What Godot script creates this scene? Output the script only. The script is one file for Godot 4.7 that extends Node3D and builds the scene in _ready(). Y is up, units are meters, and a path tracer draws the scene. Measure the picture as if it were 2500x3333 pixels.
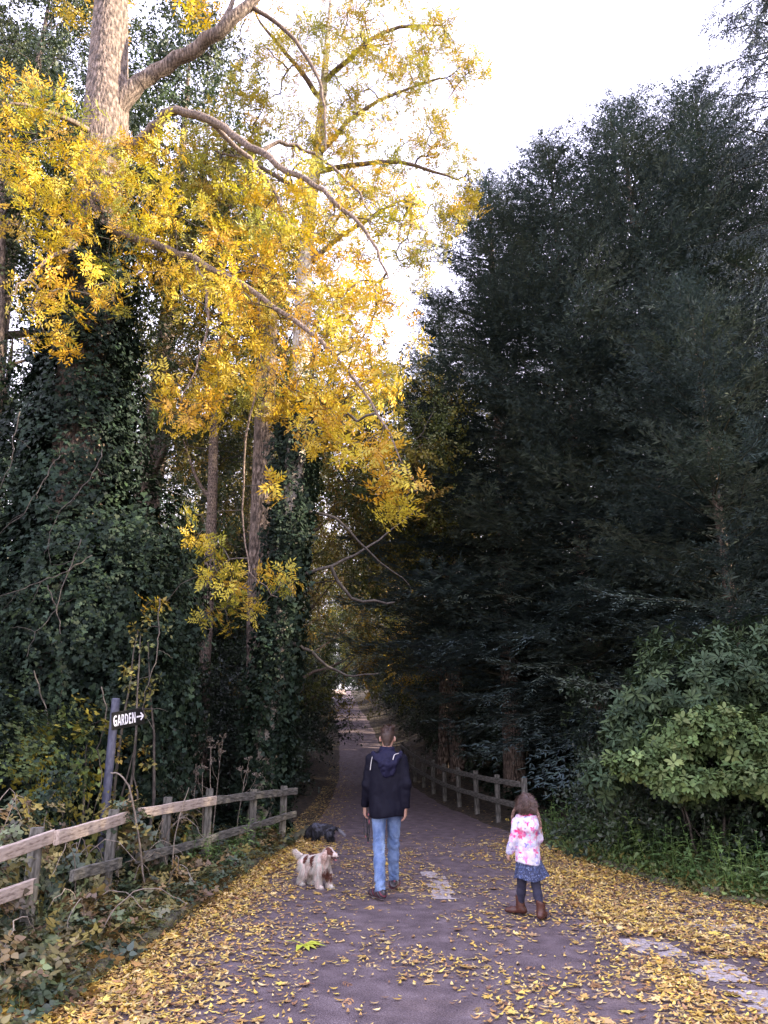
extends Node3D

# ---------------------------------------------------------------- helpers: meshes
class MB:
	var v := PackedVector3Array()
	var c := PackedColorArray()
	var i := PackedInt32Array()

	func vert(p: Vector3, col: Color) -> int:
		v.push_back(p)
		c.push_back(col)
		return v.size() - 1

	func tri(a: int, b: int, d: int) -> void:
		i.push_back(a)
		i.push_back(b)
		i.push_back(d)

	func quad(a: int, b: int, d: int, e: int) -> void:
		tri(a, b, d)
		tri(a, d, e)

	func tube(pts: PackedVector3Array, rad: PackedFloat32Array, sides: int, col: Color, flare := 0.0, seed_ := 0, cap := true) -> void:
		var n := pts.size()
		var first := v.size()
		var side := Vector3(1, 0.013, 0.021)
		for k in n:
			var t: Vector3 = (pts[mini(k + 1, n - 1)] - pts[maxi(k - 1, 0)]).normalized()
			if absf(t.dot(side)) > 0.97:
				side = Vector3(0.02, 0.01, 1)
			var a := (side - t * side.dot(t)).normalized()
			side = a
			var b := t.cross(a)
			for s in sides:
				var w := TAU * s / sides
				var r := rad[k]
				if flare > 0.0:
					r *= 1.0 + flare * (sin(w * 3.0 + seed_) * 0.6 + sin(w * 5.0 + seed_ * 1.7 + k * 0.6) * 0.4)
				v.push_back(pts[k] + (a * cos(w) + b * sin(w)) * r)
				c.push_back(col)
		for k in n - 1:
			for s in sides:
				var s2 := (s + 1) % sides
				var p0 := first + k * sides
				quad(p0 + s, p0 + sides + s, p0 + sides + s2, p0 + s2)
		if cap:
			for e in [0, n - 1]:
				var m := vert(pts[e], col)
				for s in sides:
					var s2 := (s + 1) % sides
					if e == 0:
						tri(m, first + s, first + s2)
					else:
						tri(m, first + e * sides + s2, first + e * sides + s)

	func box(tr: Transform3D, size: Vector3, bev: float, col: Color, rough := 0.0, rr: RandomNumberGenerator = null) -> void:
		# chamfered box: 8 corners x 3 vertices
		var h := size * 0.5
		var id := {}
		for sx in [-1, 1]:
			for sy in [-1, 1]:
				for sz in [-1, 1]:
					var j := Vector3.ZERO
					if rough > 0.0:
						j = Vector3(rr.randf_range(-rough, rough), rr.randf_range(-rough, rough), rr.randf_range(-rough, rough))
					for ax in 3:
						var p := Vector3(sx * (h.x - (0.0 if ax == 0 else bev)), sy * (h.y - (0.0 if ax == 1 else bev)), sz * (h.z - (0.0 if ax == 2 else bev)))
						id[[sx, sy, sz, ax]] = vert(tr * (p + j), col)
		for ax in 3:
			for s in [-1, 1]:
				var q := []
				for uv in [[-1, -1], [1, -1], [1, 1], [-1, 1]]:
					var k := [0, 0, 0]
					k[ax] = s
					k[(ax + 1) % 3] = uv[0]
					k[(ax + 2) % 3] = uv[1]
					q.push_back(id[[k[0], k[1], k[2], ax]])
				if s > 0:
					quad(q[0], q[3], q[2], q[1])
				else:
					quad(q[0], q[1], q[2], q[3])
		for ax in 3:
			var b := (ax + 1) % 3
			var d := (ax + 2) % 3
			for sb in [-1, 1]:
				for sd in [-1, 1]:
					var k0 := [0, 0, 0]
					k0[ax] = -1
					k0[b] = sb
					k0[d] = sd
					var k1 := k0.duplicate()
					k1[ax] = 1
					var q := [id[k0 + [b]], id[k1 + [b]], id[k1 + [d]], id[k0 + [d]]]
					if sb * sd < 0:
						quad(q[0], q[3], q[2], q[1])
					else:
						quad(q[0], q[1], q[2], q[3])
		for sx in [-1, 1]:
			for sy in [-1, 1]:
				for sz in [-1, 1]:
					var q := [id[[sx, sy, sz, 0]], id[[sx, sy, sz, 1]], id[[sx, sy, sz, 2]]]
					if sx * sy * sz > 0:
						tri(q[0], q[2], q[1])
					else:
						tri(q[0], q[1], q[2])

	func leaf(base: Vector3, dir: Vector3, nrm: Vector3, ln: float, wd: float, fold: float, droop: float, col: Color) -> void:
		var s := dir.cross(nrm).normalized() * wd * 0.5
		var mid := base + dir * ln * 0.45 - nrm * droop * 0.25
		var f := nrm * fold
		var a := vert(base, col)
		var l := vert(mid + s + f, col)
		var m := vert(mid, col)
		var r := vert(mid - s + f, col)
		var t := vert(base + dir * ln - nrm * droop, col)
		tri(a, l, m)
		tri(a, m, r)
		tri(l, t, m)
		tri(m, t, r)

	func leaf2(base: Vector3, dir: Vector3, nrm: Vector3, ln: float, wd: float, fold: float, col: Color) -> void:
		var s := dir.cross(nrm).normalized() * wd * 0.5
		var mid := base + dir * ln * 0.45 + nrm * fold
		var a := vert(base, col)
		var l := vert(mid + s, col)
		var t := vert(base + dir * ln, col)
		var r := vert(mid - s, col)
		tri(a, l, t)
		tri(a, t, r)

	func lobed(base: Vector3, dir: Vector3, nrm: Vector3, size: float, pts: Array, cup: float, col: Color) -> void:
		var s := dir.cross(nrm).normalized()
		var m := vert(base + dir * size * 0.3, col)
		var first := v.size()
		for p in pts:
			vert(base + (s * p.x + dir * p.y) * size + nrm * cup * size * (p.x * p.x + (p.y - 0.3) * (p.y - 0.3)), col)
		for k in pts.size():
			tri(m, first + k, first + (k + 1) % pts.size())

	func ball(ctr: Vector3, r: Vector3, col: Color, rows := 8, cols := 12) -> void:
		var first := v.size()
		for y in rows + 1:
			var a := PI * y / rows
			for x in cols:
				var b := TAU * x / cols
				vert(ctr + Vector3(sin(a) * cos(b), cos(a), sin(a) * sin(b)) * r, col)
		for y in rows:
			for x in cols:
				var x2 := (x + 1) % cols
				quad(first + y * cols + x, first + y * cols + x2, first + (y + 1) * cols + x2, first + (y + 1) * cols + x)

	func commit() -> ArrayMesh:
		var n := PackedVector3Array()
		n.resize(v.size())
		for k in range(0, i.size(), 3):
			var a := v[i[k]]
			var w := (v[i[k + 2]] - a).cross(v[i[k + 1]] - a)
			n[i[k]] += w
			n[i[k + 1]] += w
			n[i[k + 2]] += w
		for k in n.size():
			n[k] = n[k].normalized() if n[k].length_squared() > 1e-20 else Vector3.UP
		var arr := []
		arr.resize(Mesh.ARRAY_MAX)
		arr[Mesh.ARRAY_VERTEX] = v
		arr[Mesh.ARRAY_NORMAL] = n
		arr[Mesh.ARRAY_COLOR] = c
		arr[Mesh.ARRAY_INDEX] = i
		var m := ArrayMesh.new()
		m.add_surface_from_arrays(Mesh.PRIMITIVE_TRIANGLES, arr)
		return m


# a field of distances on a grid, joined smoothly and meshed as surface nets
class Field:
	var o: Vector3
	var h: float
	var nx: int
	var ny: int
	var nz: int
	var d := PackedFloat32Array()

	func _init(lo: Vector3, hi: Vector3, cell: float) -> void:
		o = lo
		h = cell
		nx = int((hi.x - lo.x) / cell) + 2
		ny = int((hi.y - lo.y) / cell) + 2
		nz = int((hi.z - lo.z) / cell) + 2
		d.resize(nx * ny * nz)
		d.fill(1.0)

	func _range(lo: Vector3, hi: Vector3) -> Array:
		return [clampi(int((lo.x - o.x) / h), 0, nx - 1), clampi(int((hi.x - o.x) / h) + 1, 0, nx - 1), clampi(int((lo.y - o.y) / h), 0, ny - 1), clampi(int((hi.y - o.y) / h) + 1, 0, ny - 1), clampi(int((lo.z - o.z) / h), 0, nz - 1), clampi(int((hi.z - o.z) / h) + 1, 0, nz - 1)]

	func cap(a: Vector3, b: Vector3, ra: float, rb: float, k := 0.03) -> void:
		var m := maxf(ra, rb) + k + 3.0 * h
		var g := _range(Vector3(minf(a.x, b.x) - m, minf(a.y, b.y) - m, minf(a.z, b.z) - m), Vector3(maxf(a.x, b.x) + m, maxf(a.y, b.y) + m, maxf(a.z, b.z) + m))
		var ab := b - a
		var inv := 1.0 / maxf(ab.length_squared(), 1e-9)
		for y in range(g[2], g[3] + 1):
			for z in range(g[4], g[5] + 1):
				var idx: int = (y * nz + z) * nx + g[0]
				for x in range(g[0], g[1] + 1):
					var p := o + Vector3(x, y, z) * h - a
					var t := clampf(p.dot(ab) * inv, 0.0, 1.0)
					var w := (p - ab * t).length() - lerpf(ra, rb, t)
					var e := d[idx]
					if e > 0.9:
						d[idx] = minf(w, 0.9)
					else:
						var q := clampf(0.5 + 0.5 * (e - w) / k, 0.0, 1.0)
						d[idx] = lerpf(e, w, q) - k * q * (1.0 - q)
					idx += 1

	func ell(ctr: Vector3, r: Vector3, rot := Basis.IDENTITY, k := 0.03, cut := false) -> void:
		var m := maxf(r.x, maxf(r.y, r.z)) + k + 3.0 * h
		var g := _range(ctr - Vector3.ONE * m, ctr + Vector3.ONE * m)
		var back := rot.transposed()
		for y in range(g[2], g[3] + 1):
			for z in range(g[4], g[5] + 1):
				var idx: int = (y * nz + z) * nx + g[0]
				for x in range(g[0], g[1] + 1):
					var p := back * (o + Vector3(x, y, z) * h - ctr)
					var k0 := (p / r).length()
					var k1 := maxf((p / (r * r)).length(), 1e-6)
					var w := k0 * (k0 - 1.0) / k1
					var e := d[idx]
					if cut:
						d[idx] = maxf(e, -w)
					elif e > 0.9:
						d[idx] = minf(w, 0.9)
					else:
						var q := clampf(0.5 + 0.5 * (e - w) / k, 0.0, 1.0)
						d[idx] = lerpf(e, w, q) - k * q * (1.0 - q)
					idx += 1

	# adds to the field near its surface: folds, creases
	func bend(f: Callable) -> void:
		var idx := 0
		for y in ny:
			for z in nz:
				for x in nx:
					if absf(d[idx]) < 3.5 * h:
						d[idx] += f.call(o + Vector3(x, y, z) * h)
					idx += 1

	func cut_below(f: Callable) -> void:
		var idx := 0
		for y in ny:
			for z in nz:
				for x in nx:
					if d[idx] < 3.0 * h:
						d[idx] = maxf(d[idx], f.call(o + Vector3(x, y, z) * h))
					idx += 1

	func mesh(mb: MB, col: Callable) -> void:
		var at := PackedInt32Array()
		at.resize(d.size())
		at.fill(-1)
		var sy := nz * nx
		var sz := nx
		for y in ny - 1:
			for z in nz - 1:
				var idx := y * sy + z * sz
				for x in nx - 1:
					var b := idx + x
					if absf(d[b]) > 3.5 * h + 0.02:
						continue
					var k := 0
					var e: Array[float] = [d[b], d[b + 1], d[b + sz], d[b + sz + 1], d[b + sy], d[b + sy + 1], d[b + sy + sz], d[b + sy + sz + 1]]
					for w in 8:
						if e[w] < 0.0:
							k += 1
					if k == 0 or k == 8:
						continue
					var sum := Vector3.ZERO
					var n := 0
					for w in 8:
						for bit in [1, 2, 4]:
							if w & bit == 0:
								var w2: int = w | bit
								if (e[w] < 0.0) != (e[w2] < 0.0):
									var t := e[w] / (e[w] - e[w2])
									var p := Vector3(w & 1, (w >> 2) & 1, (w >> 1) & 1)
									var p2 := Vector3(w2 & 1, (w2 >> 2) & 1, (w2 >> 1) & 1)
									sum += p.lerp(p2, t)
									n += 1
					var pos := o + (Vector3(x, y, z) + sum / n) * h
					at[b] = mb.vert(pos, col.call(pos))
		for y in range(1, ny - 1):
			for z in range(1, nz - 1):
				for x in range(1, nx - 1):
					var b := y * sy + z * sz + x
					if absf(d[b]) > 3.5 * h + 0.02:
						continue
					var inside := d[b] < 0.0
					for ax in 3:
						var st: int = [1, sy, sz][ax]
						if (d[b + st] < 0.0) == inside:
							continue
						var u: int = [sy, sz, 1][ax]
						var w: int = [sz, 1, sy][ax]
						var q := [at[b], at[b - u], at[b - u - w], at[b - w]]
						if q[0] < 0 or q[1] < 0 or q[2] < 0 or q[3] < 0:
							continue
						if inside:
							mb.quad(q[0], q[3], q[2], q[1])
						else:
							mb.quad(q[0], q[1], q[2], q[3])


# ---------------------------------------------------------------- helpers: nodes
var rng := RandomNumberGenerator.new()
var M := {}
var used := {}
var noise := FastNoiseLite.new()


func rf(a: float, b: float) -> float:
	return rng.randf_range(a, b)


func rdir() -> Vector3:
	return Vector3(rng.randfn(), rng.randfn(), rng.randfn()).normalized()


func numbered(called: String) -> String:
	used[called] = used.get(called, 0) + 1
	return called if used[called] == 1 else "%s_%03d" % [called, used[called] - 1]


func tag(o: Node, label := "", category := "", group := "", kind := "") -> void:
	if label:
		o.set_meta("label", label)
	if category:
		o.set_meta("category", category)
	if group:
		o.set_meta("group", group)
	if kind:
		o.set_meta("kind", kind)


func thing(called: String, label: String, category: String, at: Vector3, group := "") -> Node3D:
	var o := Node3D.new()
	o.name = numbered(called)
	add_child(o)
	o.position = at
	tag(o, label, category, group)
	return o


# a mesh built in world axes under a thing that stands at its base
func part(called: String, mesh: Mesh, mat: Material, parent: Node3D, world := true) -> MeshInstance3D:
	var o := MeshInstance3D.new()
	o.mesh = mesh
	o.material_override = mat
	if parent == self:
		o.name = numbered(called)
	else:
		o.name = called
		if world:
			var p: Node = parent
			while p != self:
				o.position -= p.position
				p = p.get_parent()
	parent.add_child(o, true)
	return o


func multi(called: String, mesh: Mesh, mat: Material, xf: Array[Transform3D], cols: PackedColorArray, parent: Node3D, kind := "stuff") -> MultiMeshInstance3D:
	var mm := MultiMesh.new()
	mm.transform_format = MultiMesh.TRANSFORM_3D
	mm.use_colors = cols.size() > 0
	mm.mesh = mesh
	mm.instance_count = xf.size()
	for k in xf.size():
		mm.set_instance_transform(k, xf[k])
		if cols.size() > 0:
			mm.set_instance_color(k, cols[k])
	var o := MultiMeshInstance3D.new()
	o.multimesh = mm
	o.material_override = mat
	o.name = numbered(called) if parent == self else called
	if parent != self:
		o.position = -parent.position
	parent.add_child(o, true)
	if kind:
		o.set_meta("kind", kind)
	return o


func frame(at: Vector3, y: Vector3, z_hint: Vector3, s: float) -> Transform3D:
	var yy := y.normalized()
	var x := yy.cross(z_hint)
	if x.length_squared() < 1e-6:
		x = yy.cross(Vector3(0.3, 0.5, 0.8))
	x = x.normalized()
	var z := x.cross(yy)
	return Transform3D(Basis(x * s, yy * s, z * s), at)


func pts(a: Array) -> PackedVector3Array:
	return PackedVector3Array(a)


func smooth_path(p: PackedVector3Array, r: PackedFloat32Array, per := 4, wob := 0.0) -> Array:
	var op := PackedVector3Array()
	var orr := PackedFloat32Array()
	var n := p.size()
	for k in n - 1:
		for j in per:
			var t := float(j) / per
			var q := p[k].cubic_interpolate(p[k + 1], p[maxi(k - 1, 0)], p[mini(k + 2, n - 1)], t)
			if wob > 0.0 and (k > 0 or j > 0):
				q += rdir() * wob
			op.push_back(q)
			orr.push_back(lerpf(r[k], r[k + 1], t))
	op.push_back(p[n - 1])
	orr.push_back(r[n - 1])
	return [op, orr]


func lin(r: float, g: float, b: float) -> Color:
	return Color(r, g, b)


func mixc(cols: Array, spread := 0.15) -> Color:
	var k := rng.randi_range(0, cols.size() - 1)
	var c: Color = cols[k]
	c = c.lerp(cols[rng.randi_range(0, cols.size() - 1)], rng.randf() * 0.4)
	var f := exp(rng.randfn() * spread)
	return Color(c.r * f, c.g * f, c.b * f)


# ---------------------------------------------------------------- helpers: materials
func ramp_tex(w: int, h: int, freq: float, oct: int, ramp: Array, seed_: int, grit := 0.0) -> ImageTexture:
	var type := FastNoiseLite.TYPE_SIMPLEX_SMOOTH
	var f := FastNoiseLite.new()
	f.seed = seed_
	f.noise_type = type
	f.frequency = freq
	f.fractal_octaves = oct
	var src := f.get_seamless_image(w, h)
	var src2: Image = null
	if grit > 0.0:
		f.frequency = grit
		f.fractal_octaves = 3
		src2 = f.get_seamless_image(w, h)
	var img := Image.create(w, h, false, Image.FORMAT_RGB8)
	var g := Gradient.new()
	g.offsets = PackedFloat32Array(ramp.map(func(a): return a[0]))
	g.colors = PackedColorArray(ramp.map(func(a): return (a[1] as Color).linear_to_srgb()))
	for y in h:
		for x in w:
			var q := src.get_pixel(x, y).r
			if src2:
				q = 0.5 + (q - 0.5) * 0.6 + (src2.get_pixel(x, y).r - 0.5) * 0.75
			img.set_pixel(x, y, g.sample(q))
	img.generate_mipmaps()
	return ImageTexture.create_from_image(img)


func bump_tex(w: int, h: int, freq: float, oct: int, seed_: int, strength: float, type := FastNoiseLite.TYPE_SIMPLEX_SMOOTH) -> ImageTexture:
	var f := FastNoiseLite.new()
	f.seed = seed_
	f.noise_type = type
	f.frequency = freq
	f.fractal_octaves = oct
	var src := f.get_seamless_image(w, h)
	src.convert(Image.FORMAT_RGBA8)
	src.bump_map_to_normal_map(strength)
	return ImageTexture.create_from_image(src)


func mat(rough: float, tex: Texture2D = null, scale_ := Vector3.ONE, bump: Texture2D = null, bump_amount := 1.0, world := false) -> StandardMaterial3D:
	var m := StandardMaterial3D.new()
	m.roughness = rough
	m.vertex_color_use_as_albedo = true
	m.cull_mode = BaseMaterial3D.CULL_DISABLED
	if tex:
		m.albedo_texture = tex
	if bump:
		m.normal_enabled = true
		m.normal_texture = bump
		m.normal_scale = bump_amount
	if tex or bump:
		m.uv1_triplanar = true
		m.uv1_world_triplanar = world
		m.uv1_scale = scale_
	return m


func leaf_mat(rough: float, through: float, tint := Color(1, 1, 1)) -> StandardMaterial3D:
	var m := mat(rough)
	m.backlight_enabled = true
	m.backlight = Color(tint.r * through, tint.g * through, tint.b * through)
	return m


const W := Color(1, 1, 1)


func _ready() -> void:
	rng.seed = 11
	# camera, sky, sun, exposure
	var cam := Camera3D.new()
	cam.name = "camera"
	cam.position = Vector3(0, 1.6, 0)
	cam.rotation_degrees = Vector3(17.1, 0, 0)
	cam.fov = 69.0
	cam.far = 600.0
	add_child(cam)
	cam.current = true
	var sky_look := ProceduralSkyMaterial.new()
	sky_look.sky_top_color = Color(0.80, 0.80, 0.95)
	sky_look.sky_horizon_color = Color(1.0, 0.96, 0.98)
	sky_look.sky_curve = 0.35
	sky_look.ground_horizon_color = Color(0.25, 0.26, 0.22)
	sky_look.ground_bottom_color = Color(0.1, 0.1, 0.08)
	sky_look.sky_energy_multiplier = 1.0
	sky_look.sun_angle_max = 1.0
	var sky := Sky.new()
	sky.sky_material = sky_look
	var env := Environment.new()
	env.background_mode = Environment.BG_SKY
	env.sky = sky
	env.tonemap_mode = Environment.TONE_MAPPER_LINEAR
	env.tonemap_exposure = 4.3
	env.sdfgi_enabled = true
	env.ssao_enabled = true
	env.ssil_enabled = true
	var around := WorldEnvironment.new()
	around.name = "world_environment"
	around.environment = env
	add_child(around)
	var sun := DirectionalLight3D.new()
	sun.name = "sun"
	sun.light_energy = 1.3
	sun.light_color = Color(1.0, 0.93, 0.82)
	sun.light_angular_distance = 0.5
	sun.shadow_enabled = true
	add_child(sun)
	sun.look_at_from_position(Vector3(10.0, 5.3, 1.9), Vector3.ZERO)

	make_materials()
	make_leaf_shapes()
	make_ground()
	make_road()
	make_trees()
	make_conifers()
	make_shrubs()
	make_fences()
	make_sign()
	make_verges()
	make_litter()
	make_people()
	make_dogs()


# ---------------------------------------------------------------- materials
func make_materials() -> void:
	noise.seed = 5
	noise.frequency = 1.0
	noise.fractal_octaves = 3
	var bark := ramp_tex(256, 256, 0.03, 5, [[0.2, lin(0.035, 0.026, 0.020)], [0.45, lin(0.13, 0.096, 0.075)], [0.6, lin(0.25, 0.185, 0.145)], [0.85, lin(0.36, 0.28, 0.23)]], 1)
	var bark_bump := bump_tex(256, 256, 0.035, 5, 1, 9.0)
	M.bark = mat(0.9, bark, Vector3(2.4, 0.55, 2.4), bark_bump, 1.4, true)
	M.bark_small = mat(0.9, bark, Vector3(5.0, 1.6, 5.0), bark_bump, 0.8, true)
	M.twig = mat(0.85, ramp_tex(64, 64, 0.06, 3, [[0.3, lin(0.05, 0.042, 0.035)], [0.7, lin(0.13, 0.11, 0.09)]], 2), Vector3(4, 2, 4), null, 1.0, true)
	M.pale_bark = mat(0.85, ramp_tex(128, 128, 0.03, 4, [[0.25, lin(0.16, 0.13, 0.10)], [0.45, lin(0.42, 0.37, 0.31)], [0.8, lin(0.55, 0.50, 0.44)]], 3), Vector3(2.5, 1.2, 2.5), bark_bump, 0.7, true)
	var wood := ramp_tex(256, 128, 0.02, 5, [[0.15, lin(0.25, 0.19, 0.15)], [0.35, lin(0.46, 0.37, 0.30)], [0.7, lin(0.57, 0.47, 0.39)]], 4)
	var wood_bump := bump_tex(256, 128, 0.03, 5, 4, 5.0)
	M.new_wood = mat(0.75, wood, Vector3(0.9, 13, 13), wood_bump, 0.8)
	var grey := ramp_tex(256, 128, 0.02, 5, [[0.2, lin(0.05, 0.047, 0.04)], [0.5, lin(0.12, 0.115, 0.098)], [0.8, lin(0.19, 0.18, 0.155)]], 6)
	M.old_wood = mat(0.85, grey, Vector3(1.0, 12, 12), wood_bump, 1.0)
	M.leaf_gold = leaf_mat(0.5, 0.9)
	M.leaf_soft = leaf_mat(0.55, 0.7)
	M.leaf_dark = mat(0.42)
	M.leaf_gloss = mat(0.55)
	M.leaf_gloss.metallic_specular = 0.22
	M.needle = mat(0.75)
	M.needle.metallic_specular = 0.25
	M.dead = mat(0.6)
	M.asphalt = mat(0.8, ramp_tex(1024, 1024, 0.008, 9, [[0.25, lin(0.080, 0.057, 0.062)], [0.5, lin(0.125, 0.092, 0.099)], [0.75, lin(0.170, 0.130, 0.136)], [0.95, lin(0.26, 0.21, 0.22)]], 7, 0.13), Vector3(0.4, 0.4, 0.4), bump_tex(1024, 1024, 0.2, 4, 8, 4.0), 1.0, true)
	M.soil = mat(0.95, ramp_tex(256, 256, 0.03, 5, [[0.2, lin(0.018, 0.014, 0.01)], [0.55, lin(0.05, 0.038, 0.026)], [0.8, lin(0.10, 0.07, 0.035)]], 10), Vector3(0.7, 0.7, 0.7), bark_bump, 1.0, true)
	M.paint = mat(0.7, ramp_tex(256, 256, 0.03, 4, [[0.2, lin(0.22, 0.2, 0.2)], [0.45, lin(0.38, 0.33, 0.32)], [0.8, lin(0.52, 0.46, 0.45)]], 12, 0.1), Vector3(2, 2, 2), null, 1.0, true)
	M.kerb = mat(0.9, ramp_tex(256, 256, 0.03, 5, [[0.25, lin(0.06, 0.055, 0.045)], [0.5, lin(0.11, 0.10, 0.07)], [0.7, lin(0.10, 0.11, 0.035)], [0.85, lin(0.14, 0.12, 0.04)]], 13), Vector3(2.5, 2.5, 2.5), bark_bump, 1.0, true)
	M.plain = mat(0.8)
	M.dead_stem = mat(0.8, ramp_tex(64, 64, 0.06, 3, [[0.3, lin(0.16, 0.13, 0.10)], [0.7, lin(0.32, 0.27, 0.22)]], 17), Vector3(3, 3, 3), null, 1.0, true)
	M.metal_post = mat(0.55, ramp_tex(128, 128, 0.05, 4, [[0.3, lin(0.045, 0.048, 0.078)], [0.7, lin(0.085, 0.09, 0.13)]], 14), Vector3(3, 1.5, 3))


# ---------------------------------------------------------------- terrain
const LEFT := [[-12.0, -3.0], [3.0, -2.15], [5.6, -2.0], [7.7, -1.86], [11.0, -1.68], [13.6, -1.4], [20.0, -1.4], [26.0, -1.5], [36.0, -2.1], [42.0, -2.6], [50.0, -3.3], [62.0, -4.5], [80.0, -6.5], [200.0, -22.0]]
const RIGHT := [[-12.0, 16.0], [5.5, 13.0], [6.6, 8.0], [7.3, 5.4], [7.8, 4.4], [8.3, 3.8], [9.0, 3.4], [9.9, 3.18], [11.4, 2.75], [13.6, 2.6], [16.0, 2.15], [20.0, 1.5], [26.0, 0.7], [36.0, -0.2], [42.0, -0.7], [50.0, -1.6], [62.0, -2.7], [80.0, -3.5], [200.0, -12.0]]
const PROFILE := [[-30.0, 0.0], [16.0, 0.0], [20.0, 0.06], [24.0, 0.25], [28.0, 0.6], [32.0, 1.0], [36.0, 1.55], [42.0, 2.5], [50.0, 3.7], [56.0, 4.6], [62.0, 5.5], [66.0, 5.75], [80.0, 6.6], [110.0, 7.5], [200.0, 9.0]]


func along(t: Array, s: float) -> float:
	if s <= t[0][0]:
		return t[0][1]
	for k in t.size() - 1:
		if s <= t[k + 1][0]:
			return lerpf(t[k][1], t[k + 1][1], (s - t[k][0]) / (t[k + 1][0] - t[k][0]))
	return t[t.size() - 1][1]


func ground_at(x: float, z: float) -> float:
	var s := -z
	var l := along(LEFT, s)
	var r := along(RIGHT, s)
	var y := along(PROFILE, s)
	if x >= l and x <= r:
		return y - 0.06 * smoothstep(0.0, 0.25, minf(x - l, r - x))
	var d := l - x if x < l else x - r
	var bank := smoothstep(17.0, 30.0, s) * (1.0 - smoothstep(54.0, 62.0, s))
	y += 0.07 * smoothstep(0.02, 0.2, d)
	if x < l:
		y -= 0.3 * smoothstep(1.2, 3.5, d) * (1.0 - bank)
	else:
		y += 0.3 * smoothstep(0.3, 3.0, d)
	y += bank * minf(0.32 * maxf(d - 0.6, 0.0), 5.0)
	y += noise.get_noise_2d(x * 0.9, z * 0.9) * 0.10 * smoothstep(0.1, 1.0, d)
	return y


func make_ground() -> void:
	var xs := []
	var zs := []
	var x := -180.0
	while x < 180.0:
		xs.push_back(x)
		var a := absf(x - 0.5)
		x += 0.3 if a < 6.5 else (0.8 if a < 14.0 else (3.0 if a < 40.0 else 14.0))
	var z := 25.0
	while z > -220.0:
		zs.push_back(z)
		z -= 3.0 if z > 0.0 else (0.3 if z > -16.0 else (0.8 if z > -30.0 else (2.0 if z > -85.0 else 12.0)))
	var mb := MB.new()
	for b in zs:
		for a in xs:
			mb.vert(Vector3(a, ground_at(a, b), b), W)
	var n := xs.size()
	for b in zs.size() - 1:
		for a in n - 1:
			mb.quad(b * n + a, (b + 1) * n + a, (b + 1) * n + a + 1, b * n + a + 1)
	var g := part("ground", mb.commit(), M.soil, self)
	tag(g, "dark earth floor of the wood on both sides of the road", "ground", "", "structure")
	# the sunlit meadow at the top of the path
	mb = MB.new()
	for row in 9:
		var s := 67.0 + row * 2.5
		for k in 12:
			var xx := -16.0 + k * 2.4
			mb.vert(Vector3(xx, along(PROFILE, s) + 0.12, -s), W)
	for row in 8:
		for k in 11:
			mb.quad(row * 12 + k, (row + 1) * 12 + k, (row + 1) * 12 + k + 1, row * 12 + k + 1)
	var gm := mat(0.9, ramp_tex(128, 128, 0.05, 4, [[0.3, lin(0.07, 0.11, 0.02)], [0.7, lin(0.13, 0.18, 0.04)]], 15), Vector3(0.4, 0.4, 0.4), null, 1.0, true)
	tag(part("meadow", mb.commit(), gm, self), "strip of short green grass beyond the top of the path", "meadow", "", "structure")


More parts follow.
